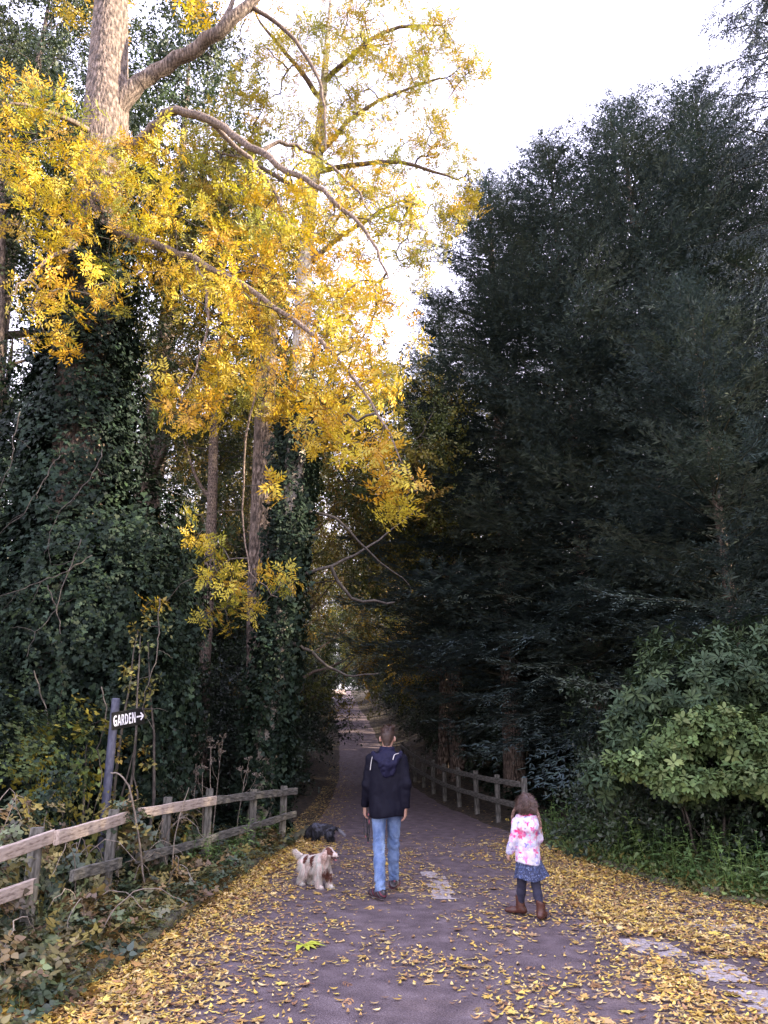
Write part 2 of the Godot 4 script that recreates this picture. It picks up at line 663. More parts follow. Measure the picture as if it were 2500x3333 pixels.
func make_road() -> void:
	var mb := MB.new()
	var rows := []
	var s := -11.0
	while s < 66.0:
		rows.push_back(s)
		s += 0.35 if s < 18.0 else 1.0
	var n := 25
	for r in rows:
		var l := along(LEFT, r)
		var rr := along(RIGHT, r)
		for k in n:
			var x := lerpf(l, rr, k / float(n - 1))
			mb.vert(Vector3(x, along(PROFILE, r) + noise.get_noise_2d(x * 0.7, r * 0.7) * 0.008 - 0.004, -r), W)
	for b in rows.size() - 1:
		for a in n - 1:
			mb.quad(b * n + a, (b + 1) * n + a, (b + 1) * n + a + 1, b * n + a + 1)
	tag(part("road", mb.commit(), M.asphalt, self), "worn purplish grey tarmac road running into the wood", "road", "", "structure")
	# the pale stony top of the path, in the sun
	mb = MB.new()
	for row in 6:
		var q := 58.0 + row * 2.0
		for k in 6:
			mb.vert(Vector3(lerpf(along(LEFT, q), along(RIGHT, q) - 0.5, k / 5.0), along(PROFILE, q) + 0.10, -q), W)
	for row in 5:
		for k in 5:
			mb.quad(row * 6 + k, (row + 1) * 6 + k, (row + 1) * 6 + k + 1, row * 6 + k + 1)
	var gm := mat(0.9, ramp_tex(128, 128, 0.05, 4, [[0.3, lin(0.30, 0.22, 0.16)], [0.7, lin(0.45, 0.34, 0.26)]], 16), Vector3(0.5, 0.5, 0.5), null, 1.0, true)
	tag(part("path_top", mb.commit(), gm, self), "pale sandy top of the path lying in the sun", "path", "", "structure")
	# worn markings: flakes of paint left between the holes
	marking([Vector2(0.46, -10.5), Vector2(0.74, -10.5), Vector2(0.80, -8.75), Vector2(0.52, -8.75)], 0.26, "worn white centre dash beside the man's shoes")
	marking([Vector2(1.6, -8.0), Vector2(2.1, -7.9), Vector2(2.25, -7.45), Vector2(1.75, -7.45)], 0.42, "faint white marking half buried in leaves beside the girl")
	marking([Vector2(1.95, -7.1), Vector2(2.35, -7.1), Vector2(2.4, -6.55), Vector2(2.05, -6.55)], 0.22, "short white marking between drifts of leaves")
	marking([Vector2(2.2, -6.45), Vector2(2.62, -6.45), Vector2(2.58, -5.9), Vector2(2.2, -5.9)], 0.17, "broad clear white marking free of leaves")
	marking([Vector2(2.3, -5.72), Vector2(2.78, -5.72), Vector2(2.75, -5.25), Vector2(2.28, -5.25)], 0.14, "white marking at the end of the row, cleanest of all")
	marking([Vector2(2.6, -7.75), Vector2(3.3, -7.6), Vector2(3.4, -7.25), Vector2(2.6, -7.4)], 0.35, "wide pale marking near the kerb stones")
	# kerbs
	var kl := thing("kerb_left", "row of mossy kerb stones below the wooden fence", "kerb", Vector3(-1.86, 0, -7.7))
	tag(kl, "", "", "", "structure")
	var kr := thing("kerb_right", "row of dark kerb stones below the green verge", "kerb", Vector3(3.2, 0, -9.9))
	tag(kr, "", "", "", "structure")
	var q := 3.5
	while q < 15.0:
		kerb_stone(kl, LEFT, q, -0.07)
		q += 0.74
	q = 7.35
	while q < 14.5:
		var p0 := Vector2(along(RIGHT, q), -q)
		var step := 0.1
		while step < 0.8 and Vector2(along(RIGHT, q + step), -q - step).distance_to(p0) < 0.74:
			step += 0.02
		kerb_stone(kr, RIGHT, q, 0.07, step)
		q += step + 0.01


func kerb_stone(root: Node3D, edge: Array, s: float, out: float, step := 0.73) -> void:
	var a := Vector3(along(edge, s) + out, along(PROFILE, s), -s)
	var b := Vector3(along(edge, s + step) + out, along(PROFILE, s + step), -s - step)
	var d := (b - a).normalized() * 0.012
	plank(root, "kerb_stone", a + d + Vector3(rf(-0.02, 0.02), -0.03 + rf(-0.02, 0.01), 0), b - d + Vector3(rf(-0.02, 0.02), -0.03 + rf(-0.02, 0.01), 0), 0.22, 0.13, M.kerb, 0.016)


func marking(corner: Array, gone: float, label: String) -> void:
	var mb := MB.new()
	var a: Vector2 = corner[0]
	var b: Vector2 = corner[1]
	var c: Vector2 = corner[2]
	var d: Vector2 = corner[3]
	var nu := int(a.distance_to(b) / 0.012)
	var nv := int(a.distance_to(d) / 0.012)
	var f := FastNoiseLite.new()
	f.seed = 31
	f.frequency = 3.0
	f.fractal_octaves = 4
	for y in nv + 1:
		for x in nu + 1:
			var p := a.lerp(b, x / float(nu)).lerp(d.lerp(c, x / float(nu)), y / float(nv))
			mb.vert(Vector3(p.x + rf(-0.004, 0.004), noise.get_noise_2d(p.x * 0.7, -p.y * 0.7) * 0.008 + 0.001, p.y + rf(-0.004, 0.004)), W)
	for y in nv:
		for x in nu:
			var p := mb.v[y * (nu + 1) + x]
			var edge := minf(minf(x, nu - 1 - x), minf(y, nv - 1 - y))
			if f.get_noise_2d(p.x, p.z) * 0.5 + 0.5 < gone + 0.27 - 0.022 * minf(edge, 7.0):
				continue
			var k := y * (nu + 1) + x
			mb.quad(k, k + nu + 1, k + nu + 2, k + 1)
	if mb.i.is_empty():
		return
	tag(part("road_marking", mb.commit(), M.paint, self), label, "marking", "", "structure")


# ---------------------------------------------------------------- leaf shapes shared by all plants
var SH := {}
const IVY := [Vector2(0, -0.04), Vector2(-0.36, -0.2), Vector2(-0.52, 0.18), Vector2(-0.26, 0.34), Vector2(0, 0.82), Vector2(0.26, 0.34), Vector2(0.52, 0.18), Vector2(0.36, -0.2)]
const MAPLE := [Vector2(0, 0), Vector2(-0.3, -0.16), Vector2(-0.27, 0.02), Vector2(-0.62, 0.1), Vector2(-0.34, 0.28), Vector2(-0.52, 0.62), Vector2(-0.16, 0.5), Vector2(0, 1.0), Vector2(0.16, 0.5), Vector2(0.52, 0.62), Vector2(0.34, 0.28), Vector2(0.62, 0.1), Vector2(0.27, 0.02), Vector2(0.3, -0.16)]


func tone(spread := 0.14) -> Color:
	var f := exp(rng.randfn() * spread)
	var g := rf(0.93, 1.06)
	return Color(f, f * g, f * rf(0.8, 1.2))


func pinnate(mb: MB, base: Vector3, dir: Vector3, nrm: Vector3, ln: float, pairs: int, lf: float, stalk: Color) -> void:
	var side := dir.cross(nrm).normalized()
	var p := base
	var d := dir
	var line := [base]
	for k in pairs + 1:
		d = (d - nrm * 0.09).normalized()
		p += d * ln / (pairs + 1)
		line.push_back(p)
		var n2 := (nrm + d * 0.1).normalized()
		var size := lf * (0.75 + 0.35 * sin(PI * (k + 1.0) / (pairs + 1.5))) * rf(0.85, 1.15)
		if k == pairs:
			mb.leaf(p, d, n2, size * 1.1, size * 0.36, size * 0.05, size * rf(0.0, 0.3), tone())
		else:
			for sg in [-1.0, 1.0]:
				if rng.randf() < 0.07:
					continue
				var ld: Vector3 = (side * sg * rf(0.8, 1.0) + d * rf(0.45, 0.8) - n2 * rf(-0.1, 0.25)).normalized()
				var nn: Vector3 = (n2 + rdir() * 0.25).normalized()
				nn = (nn - ld * nn.dot(ld)).normalized()
				mb.leaf(p, ld, nn, size, size * 0.34, size * 0.05, size * rf(0.0, 0.3), tone())
	mb.tube(pts([line[0], line[line.size() / 2], line[line.size() - 1]]), PackedFloat32Array([0.0022, 0.0018, 0.001]), 3, stalk, 0.0, 0, false)


func ash_spray() -> ArrayMesh:
	var mb := MB.new()
	var stalk := lin(0.35, 0.28, 0.25)
	mb.tube(pts([Vector3.ZERO, Vector3(0.01, 0.13, 0.01), Vector3(0, 0.24, -0.01)]), PackedFloat32Array([0.0045, 0.0035, 0.002]), 4, stalk)
	var a := rng.randf() * TAU
	for k in 3:
		var y := 0.06 + 0.085 * k
		for sg in 2:
			if k == 2 and sg == 1 and rng.randf() < 0.4:
				continue
			var w := a + sg * PI + rf(-0.35, 0.35)
			var out := Vector3(cos(w), rf(0.35, 0.9), sin(w)).normalized()
			var nrm := (Vector3.UP - out * out.y).normalized()
			nrm = (nrm + rdir() * 0.2).normalized()
			nrm = (nrm - out * nrm.dot(out)).normalized()
			pinnate(mb, Vector3(0, y, 0), out, nrm, rf(0.17, 0.25), rng.randi_range(3, 5), rf(0.07, 0.09), stalk)
		a += PI / 2 + rf(-0.3, 0.3)
	return mb.commit()


# two or three sprays on one forked twig
func ash_bough(count: int) -> ArrayMesh:
	var st := SurfaceTool.new()
	var mb := MB.new()
	for k in count:
		var d := (Vector3.UP * 0.7 + rdir()).normalized()
		var p := d * rf(0.1, 0.2) if k > 0 else Vector3.ZERO
		st.append_from(SH.ash[rng.randi_range(0, 3)], 0, frame(p, d if k > 0 else Vector3.UP, rdir(), rf(0.85, 1.1)))
		if k > 0:
			mb.tube(pts([Vector3.ZERO, p * 0.5 + rdir() * 0.01, p]), PackedFloat32Array([0.004, 0.0035, 0.003]), 3, lin(0.35, 0.28, 0.25), 0.0, 0, false)
	st.append_from(mb.commit(), 0, Transform3D.IDENTITY)
	return st.commit()


func ivy_clump() -> ArrayMesh:
	# a patch half a metre wide: leaves of many sizes in bunches that hang down
	var mb := MB.new()
	for b in 9:
		var c := Vector3(rf(-0.26, 0.26), 0, rf(-0.26, 0.26))
		var big := rf(0.045, 0.085)
		var tn := tone(0.25)
		for k in rng.randi_range(4, 8):
			var p := c + Vector3(rf(-0.10, 0.10), rf(-0.03, 0.11), rf(-0.10, 0.10))
			var n := (Vector3(rf(-0.6, 0.6), 1.0, rf(-0.3, 0.8))).normalized()
			var d := (Vector3(rf(-0.6, 0.6), rf(-0.1, 0.3), -1.0)).normalized()
			d = (d - n * d.dot(n)).normalized()
			var f := tone(0.12)
			mb.lobed(p, d, n, big * rf(0.6, 1.25), IVY, rf(-0.3, 0.25), Color(tn.r * f.r, tn.g * f.g, tn.b * f.b))
	return mb.commit()


func leaf_clump(count: int, radius: float, lf: float, aspect: float) -> ArrayMesh:
	var mb := MB.new()
	for k in count:
		var p := rdir() * radius * pow(rng.randf(), 0.5)
		p.y *= 0.6
		var d := (p.normalized() + rdir() * 0.7 + Vector3(0, -0.25, 0)).normalized()
		var n := (Vector3.UP + rdir() * 0.75).normalized()
		n = (n - d * n.dot(d)).normalized()
		var s := lf * rf(0.7, 1.25)
		mb.leaf(p, d, n, s, s * aspect, s * 0.06, s * rf(0.0, 0.25), tone(0.22))
	for k in 3:
		var d := (rdir() + Vector3(0, 0.3, 0)).normalized() * radius * 0.9
		mb.tube(pts([Vector3.ZERO, d * 0.5 + rdir() * 0.02, d]), PackedFloat32Array([0.004, 0.003, 0.0015]), 3, lin(0.35, 0.3, 0.25), 0.0, 0, false)
	return mb.commit()


# a whole bough of a cypress, ln metres long along +Y with +Z up: side shoots left and right, small sprays along each
func cypress_bough(ln: float, hang: float, fine: float) -> ArrayMesh:
	var mb := MB.new()
	var wood := lin(0.55, 0.42, 0.36)
	var line := []
	for k in 7:
		var t := k / 6.0
		line.push_back(Vector3(rf(-0.03, 0.03) * ln, t * ln, -hang * ln * (t * t * 0.9 - pow(t, 4.0) * 0.5)))
	mb.tube(pts(line), PackedFloat32Array([0.010 + ln * 0.008, 0.009 + ln * 0.006, 0.008 + ln * 0.004, 0.007, 0.006, 0.004, 0.002]), 4, wood, 0.0, 0, false)
	var n := int(ln / (0.075 * fine))
	for k in n:
		var t := 0.16 + 0.84 * (k + rng.randf()) / n
		var seg := minf(t * 6.0, 5.99)
		var base: Vector3 = (line[int(seg)] as Vector3).lerp(line[int(seg) + 1], seg - int(seg))
		var fwd: Vector3 = (line[int(seg) + 1] - line[int(seg)]).normalized()
		var sg := 1.0 if k % 2 == 0 else -1.0
		var sl := (0.20 + 0.26 * ln * sin(PI * clampf(0.15 + t * 0.85, 0, 1))) * rf(0.55, 1.25)
		sl = minf(sl, 0.95)
		var d := (Vector3(sg * rf(0.5, 1.0), 0, 0) + fwd * rf(0.55, 1.1) + Vector3(0, 0, rf(-0.32, 0.25))).normalized()
		if t > 0.93:
			d = (fwd + rdir() * 0.3).normalized()
		var steps := maxi(3, int(sl / (0.055 * fine)))
		for j in steps:
			var u := (j + 0.5) / steps
			var p := base + d * sl * u + Vector3(0, 0, -0.35 * hang * sl * u * u + 0.02)
			var nn := (Vector3(0, 0, 1) + rdir() * 0.4).normalized()
			var side := d.cross(nn).normalized() * (1.0 if j % 2 == 0 else -1.0)
			var wl := (0.135 - 0.06 * u) * rf(0.7, 1.35) * fine
			for e in [(d * 0.75 + side).normalized(), (d * 1.2 + side * 0.45).normalized()]:
				var n2: Vector3 = (nn - e * nn.dot(e)).normalized()
				mb.leaf2(p, e, n2, wl, wl * 0.19, wl * 0.05, tone(0.22))
		mb.leaf2(base + d * sl * 0.85, d, Vector3(0, 0, 1), sl * 0.22, 0.022 * fine, 0.0, tone(0.15))
	return mb.commit()


# a bough of a spruce: the side shoots hang like a curtain
func spruce_bough(ln: float) -> ArrayMesh:
	var mb := MB.new()
	var wood := lin(0.5, 0.4, 0.36)
	var line := []
	for k in 7:
		var t := k / 6.0
		line.push_back(Vector3(rf(-0.02, 0.02) * ln, t * ln, -0.5 * ln * t * t + 0.28 * ln * pow(t, 4.0)))
	mb.tube(pts(line), PackedFloat32Array([0.03, 0.025, 0.02, 0.016, 0.012, 0.008, 0.003]), 4, wood, 0.0, 0, false)
	for k in int(ln / 0.06):
		var t := 0.12 + 0.88 * rng.randf()
		var seg := minf(t * 6.0, 5.99)
		var base: Vector3 = (line[int(seg)] as Vector3).lerp(line[int(seg) + 1], seg - int(seg))
		var sl := rf(0.25, 0.75) * (1.15 - 0.5 * t)
		var d := Vector3(rf(-0.55, 0.55), rf(-0.1, 0.5), -1.0).normalized()
		var steps := int(sl / 0.05) + 2
		for j in steps:
			var u := (j + 0.5) / steps
			var p := base + d * sl * u
			for q in 2:
				var e := (d * 0.8 + rdir() * 0.8).normalized()
				mb.leaf2(p, e, rdir().cross(e).normalized(), rf(0.06, 0.1), 0.022, 0.003, tone(0.2))
	return mb.commit()


# a broadleaf bough: forked twigs with the leaves set along them
func leafy_bough(twigs: int, ln: float, per: int, lf: float, aspect: float) -> ArrayMesh:
	var mb := MB.new()
	for k in twigs:
		var d := (rdir() + Vector3(0, 0.55, 0)).normalized()
		var a := Vector3(0, 0, 0) if k < 3 else d * ln * 0.15 + rdir() * ln * 0.12
		var l := ln * rf(0.6, 1.1)
		var bend := rdir() * l * 0.25 + Vector3(0, -0.18 * l, 0)
		var m := a + d * l * 0.5 + bend * 0.3
		var b := a + d * l + bend
		mb.tube(pts([a, m, b]), PackedFloat32Array([0.008, 0.005, 0.002]), 3, lin(0.35, 0.3, 0.25), 0.0, 0, false)
		for j in per:
			var t := 0.15 + 0.85 * (j + rng.randf()) / per
			var p := a.lerp(m, t * 2.0) if t < 0.5 else m.lerp(b, t * 2.0 - 1.0)
			p += rdir() * ln * 0.09
			var e := (d * 0.5 + rdir() + Vector3(0, -0.25, 0)).normalized()
			var n := (Vector3.UP + rdir() * 0.75).normalized()
			n = (n - e * n.dot(e)).normalized()
			var s := lf * rf(0.6, 1.3)
			mb.leaf2(p, e, n, s, s * aspect, s * 0.08, tone(0.22))
	return mb.commit()


func whorl(count: int, ln: float, aspect: float) -> ArrayMesh:
	var mb := MB.new()
	for k in count:
		var w := TAU * k * 0.382 + rf(-0.2, 0.2)
		var lift := rf(-0.35, 0.35) if k > 2 else rf(0.3, 0.9)
		var d := Vector3(cos(w), lift, sin(w)).normalized()
		var n := (Vector3.UP - d * d.y).normalized()
		n = (n + d.cross(n) * rf(-0.25, 0.25)).normalized()
		var s := ln * rf(0.75, 1.15)
		var base := Vector3(0, 0.01 * (k % 3), 0) + d * 0.012
		# six facets a leaf: a long blade with a blunt shoulder
		var side := d.cross(n).normalized() * s * aspect * 0.5
		var col := tone(0.14)
		var a := mb.vert(base, col)
		var m1 := mb.vert(base + d * s * 0.35 - n * s * 0.02, col)
		var l1 := mb.vert(base + d * s * 0.35 + side * 0.85 + n * s * 0.03, col)
		var r1 := mb.vert(base + d * s * 0.35 - side * 0.85 + n * s * 0.03, col)
		var m2 := mb.vert(base + d * s * 0.75 - n * s * 0.07, col)
		var l2 := mb.vert(base + d * s * 0.75 + side * 0.8 - n * s * 0.03, col)
		var r2 := mb.vert(base + d * s * 0.75 - side * 0.8 - n * s * 0.03, col)
		var t := mb.vert(base + d * s - n * s * 0.14, col)
		mb.tri(a, l1, m1)
		mb.tri(a, m1, r1)
		mb.quad(l1, l2, m2, m1)
		mb.quad(m1, m2, r2, r1)
		mb.tri(l2, t, m2)
		mb.tri(m2, t, r2)
	mb.tube(pts([Vector3(0, -0.12, 0), Vector3(0, 0.02, 0)]), PackedFloat32Array([0.004, 0.004]), 4, lin(0.5, 0.55, 0.4), 0.0, 0, false)
	return mb.commit()


func fallen_leaf(kind: int) -> ArrayMesh:
	var mb := MB.new()
	if kind < 4:
		# ash leaflet: a long blade in three lengths, curled
		var ln := rf(0.075, 0.11)
		var wd := ln * rf(0.3, 0.42)
		var curl := rf(0.0, 0.02)
		var roll := rf(0.0, 0.010)
		var prev := []
		for k in 5:
			var t := k / 4.0
			var w := wd * 0.5 * sin(PI * clampf(t * 0.9 + 0.05, 0, 1))
			var y := curl * (t - 0.5) * (t - 0.5) * 4.0
			var row := [mb.vert(Vector3(-w, y + roll * (w / wd) * 2.0, (t - 0.5) * ln), W), mb.vert(Vector3(rf(-0.002, 0.002), y, (t - 0.5) * ln), W), mb.vert(Vector3(w, y + roll * (w / wd) * rf(0.5, 2.5), (t - 0.5) * ln), W)]
			if k > 0:
				mb.quad(prev[0], row[0], row[1], prev[1])
				mb.quad(prev[1], row[1], row[2], prev[2])
			prev = row
	elif kind < 6:
		mb.lobed(Vector3(0, 0.004, -0.05), Vector3(0, 0, 1), Vector3.UP, rf(0.11, 0.14), MAPLE, rf(-0.1, 0.3), W)
		mb.tube(pts([Vector3(0, 0.005, -0.05), Vector3(0.01, 0.012, -0.09), Vector3(0.0, 0.004, -0.13)]), PackedFloat32Array([0.0016, 0.0014, 0.0012]), 3, lin(0.8, 0.5, 0.4))
	elif kind == 7:
		# a bare leaf stalk
		mb.tube(pts([Vector3(0, 0.004, -0.1), Vector3(rf(-0.03, 0.03), 0.008, -0.02), Vector3(rf(-0.02, 0.02), 0.004, 0.1)]), PackedFloat32Array([0.0022, 0.0018, 0.001]), 4, lin(1.0, 0.95, 0.9))
	else:
		# a whole ash leaf lying on its back
		pinnate(mb, Vector3(0, 0.012, -0.12), Vector3(0, 0.05, 1).normalized(), Vector3.UP, 0.2, 4, 0.07, lin(0.7, 0.6, 0.5))
	return mb.commit()


func make_leaf_shapes() -> void:
	SH.ash = [ash_spray(), ash_spray(), ash_spray(), ash_spray()]
	SH.ash_bough = [ash_bough(2), ash_bough(2), ash_bough(2), ash_bough(3)]
	SH.ash_big = [ash_bough(3), ash_bough(4), ash_bough(4)]
	SH.ivy = [ivy_clump(), ivy_clump(), ivy_clump()]
	SH.cypress = []
	for k in 3:
		SH.cypress.push_back([cypress_bough(0.8, 0.15, 0.9), cypress_bough(1.6, 0.2, 1.0), cypress_bough(2.8, 0.28, 1.15)][k])
	for k in 3:
		SH.cypress.push_back([cypress_bough(0.8, 0.35, 0.9), cypress_bough(1.6, 0.4, 1.0), cypress_bough(2.8, 0.45, 1.15)][k])
	SH.spruce = [spruce_bough(0.8), spruce_bough(1.6), spruce_bough(2.8), spruce_bough(0.8), spruce_bough(1.6), spruce_bough(2.8)]
	SH.bough = [leafy_bough(8, 0.75, 26, 0.095, 0.6), leafy_bough(8, 0.8, 26, 0.09, 0.6), leafy_bough(7, 0.85, 28, 0.1, 0.65)]
	SH.thin_bough = [leafy_bough(8, 0.8, 28, 0.075, 0.5), leafy_bough(8, 0.8, 28, 0.08, 0.52)]
	SH.whorl = [whorl(10, 0.135, 0.32), whorl(9, 0.14, 0.33), whorl(11, 0.125, 0.34)]
	SH.oval = [leaf_clump(13, 0.11, 0.085, 0.6), leaf_clump(12, 0.12, 0.09, 0.55)]
	SH.round_whorl = [whorl(8, 0.09, 0.52), whorl(7, 0.085, 0.56), whorl(9, 0.08, 0.5)]
	SH.fallen = []
	for k in 8:
		SH.fallen.push_back(fallen_leaf(k))


# ---------------------------------------------------------------- growth
# joins scattered points to a skeleton of limbs by twigs, nearest first, thick where many hang on
func grow(skel: Array, targets: PackedVector3Array, thin: float, mb: MB, sag := 0.06, long_ := 3.0) -> PackedVector3Array:
	var p := PackedVector3Array()
	var up := PackedInt32Array()
	var fixed := 0
	for line in skel:
		for q in line:
			p.push_back(q)
			up.push_back(-1)
	fixed = p.size()
	var order := []
	for t in targets:
		var best := 1e9
		for k in fixed:
			best = minf(best, t.distance_squared_to(p[k]))
		order.push_back([best, t])
	order.sort_custom(func(a, b): return a[0] < b[0])
	var dirs := PackedVector3Array()
	for e in order:
		var t: Vector3 = e[1]
		var best := 1e9
		var at := 0
		for k in p.size():
			var q := t.distance_squared_to(p[k])
			if q < best:
				best = q
				at = k
		p.push_back(t)
		up.push_back(at)
	var load_ := PackedFloat32Array()
	load_.resize(p.size())
	load_.fill(1.0)
	for k in range(p.size() - 1, fixed - 1, -1):
		load_[up[k]] += load_[k]
	for k in range(fixed, p.size()):
		var a := p[up[k]]
		var b := p[k]
		dirs.push_back((b - a).normalized())
		if a.distance_to(b) > long_:
			continue
		var m := (a + b) * 0.5 + Vector3(rf(-1, 1), rf(-0.3, 1.4), rf(-1, 1)) * sag * a.distance_to(b)
		var r1 := thin * sqrt(load_[k])
		var r0 := minf(thin * sqrt(load_[up[k]]), r1 * 1.6)
		mb.tube(pts([a, m, b]), PackedFloat32Array([r0, (r0 + r1) * 0.5, r1 * 0.8]), 4 if r1 > 0.01 else 3, W, 0.0, 0, false)
	var out := PackedVector3Array()
	for k in order.size():
		out.push_back(order[k][1])
		out.push_back(dirs[k])
	return out


func in_blob(c: Vector3, r: Vector3) -> Vector3:
	return c + rdir() * r * pow(rng.randf(), 0.42)


# sprays at the ends of twigs; the first `single` as parts of their own, the rest joined
func dress(root: Node3D, spots: PackedVector3Array, shapes: Array, m: Material, cols: Array, size: Vector2, each: int, jitter: float, hang: float, called := "crown", single := 0, single_name := "leaf_spray", spread := 0.18) -> void:
	var xf := []
	var cc := []
	for s in shapes:
		var a: Array[Transform3D] = []
		xf.push_back(a)
		cc.push_back(PackedColorArray())
	var n := spots.size() / 2
	var made := 0
	var mats := {}
	var every := maxi(1, int(float(n) / maxi(single, 1)))
	for k in n:
		var p := spots[k * 2]
		var d := spots[k * 2 + 1]
		for j in each:
			var q := p + rdir() * jitter * (0.0 if j == 0 else 1.0)
			var w := (d + rdir() * 0.55 + Vector3(0, -hang, 0)).normalized()
			var tr := frame(q, w, rdir(), rf(size.x, size.y))
			var which := rng.randi_range(0, shapes.size() - 1)
			var col := mixc(cols, spread)
			if single > 0 and j == 0 and k % every == 0 and made < single:
				made += 1
				var o := MeshInstance3D.new()
				o.mesh = shapes[which]
				var key := rng.randi_range(0, 7)
				if not mats.has(key):
					var mm: StandardMaterial3D = m.duplicate()
					mm.albedo_color = col.linear_to_srgb()
					mats[key] = mm
				o.material_override = mats[key]
				o.transform = tr
				o.position -= root.position
				o.name = single_name
				root.add_child(o, true)
				continue
			xf[which].push_back(tr)
			cc[which].push_back(col)
	for k in shapes.size():
		if xf[k].size() > 0:
			multi(called, shapes[k], m, xf[k], cc[k], root)


# ---------------------------------------------------------------- trees
func limb(root: Node3D, called: String, p: Array, r: Array, m: Material, sides := 10, wob := 0.0, flare := 0.0) -> PackedVector3Array:
	var q := smooth_path(pts(p), PackedFloat32Array(r), 4, wob)
	var mb := MB.new()
	mb.tube(q[0], q[1], sides, W, flare, rng.randi_range(0, 9))
	part(called, mb.commit(), m, root)
	return q[0]


# ivy leaves wrapped round a trunk line
func ivy_sleeve(root: Node3D, line: PackedVector3Array, rad: Callable, from: float, to: float, per_metre: float, cols: Array) -> void:
	var xf: Array[Transform3D] = []
	var cc := PackedColorArray()
	for k in line.size() - 1:
		var a := line[k]
		var b := line[k + 1]
		if b.y < from or a.y > to:
			continue
		for j in int(per_metre * a.distance_to(b)):
			var p := a.lerp(b, rng.randf())
			if p.y > to - rng.randf() * rng.randf() * 3.0:
				continue
			var w := rng.randf() * TAU
			var n := Vector3(cos(w), rf(-0.1, 0.35), sin(w)).normalized()
			var lump := 1.0 + 0.35 * noise.get_noise_3d(cos(w) * 1.2, p.y * 0.8, sin(w) * 1.2 + a.x)
			xf.push_back(frame(p + n * rad.call(p.y) * lump * rf(0.75, 1.1), n + rdir() * 0.35, Vector3.UP + rdir() * 0.3, rf(0.8, 1.3)))
			cc.push_back(mixc(cols, 0.2))
	multi("ivy", SH.ivy[rng.randi_range(0, 2)], M.leaf_gloss, xf, cc, root)


const GOLD := [Color(0.62, 0.44, 0.012), Color(0.64, 0.50, 0.02), Color(0.60, 0.40, 0.012), Color(0.54, 0.48, 0.03), Color(0.44, 0.44, 0.03), Color(0.60, 0.36, 0.02), Color(0.58, 0.52, 0.05), Color(0.34, 0.36, 0.04), Color(0.46, 0.26, 0.02)]
const AMBER := [Color(0.62, 0.40, 0.02), Color(0.62, 0.45, 0.03), Color(0.60, 0.36, 0.02), Color(0.56, 0.46, 0.04), Color(0.54, 0.31, 0.025), Color(0.42, 0.25, 0.03), Color(0.46, 0.42, 0.04)]
const LIME := [Color(0.46, 0.40, 0.04), Color(0.38, 0.36, 0.04), Color(0.52, 0.40, 0.03), Color(0.52, 0.33, 0.03), Color(0.30, 0.31, 0.04)]
const GREEN := [Color(0.045, 0.075, 0.028), Color(0.06, 0.09, 0.03), Color(0.035, 0.06, 0.03), Color(0.08, 0.10, 0.03)]
const TURN := [Color(0.09, 0.12, 0.03), Color(0.16, 0.17, 0.03), Color(0.24, 0.20, 0.03), Color(0.06, 0.09, 0.03), Color(0.30, 0.19, 0.03)]
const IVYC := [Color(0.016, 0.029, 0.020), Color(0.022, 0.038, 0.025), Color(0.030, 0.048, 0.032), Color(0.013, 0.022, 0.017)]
const FIR := [Color(0.082, 0.118, 0.112), Color(0.096, 0.132, 0.118), Color(0.110, 0.138, 0.104), Color(0.070, 0.102, 0.102)]


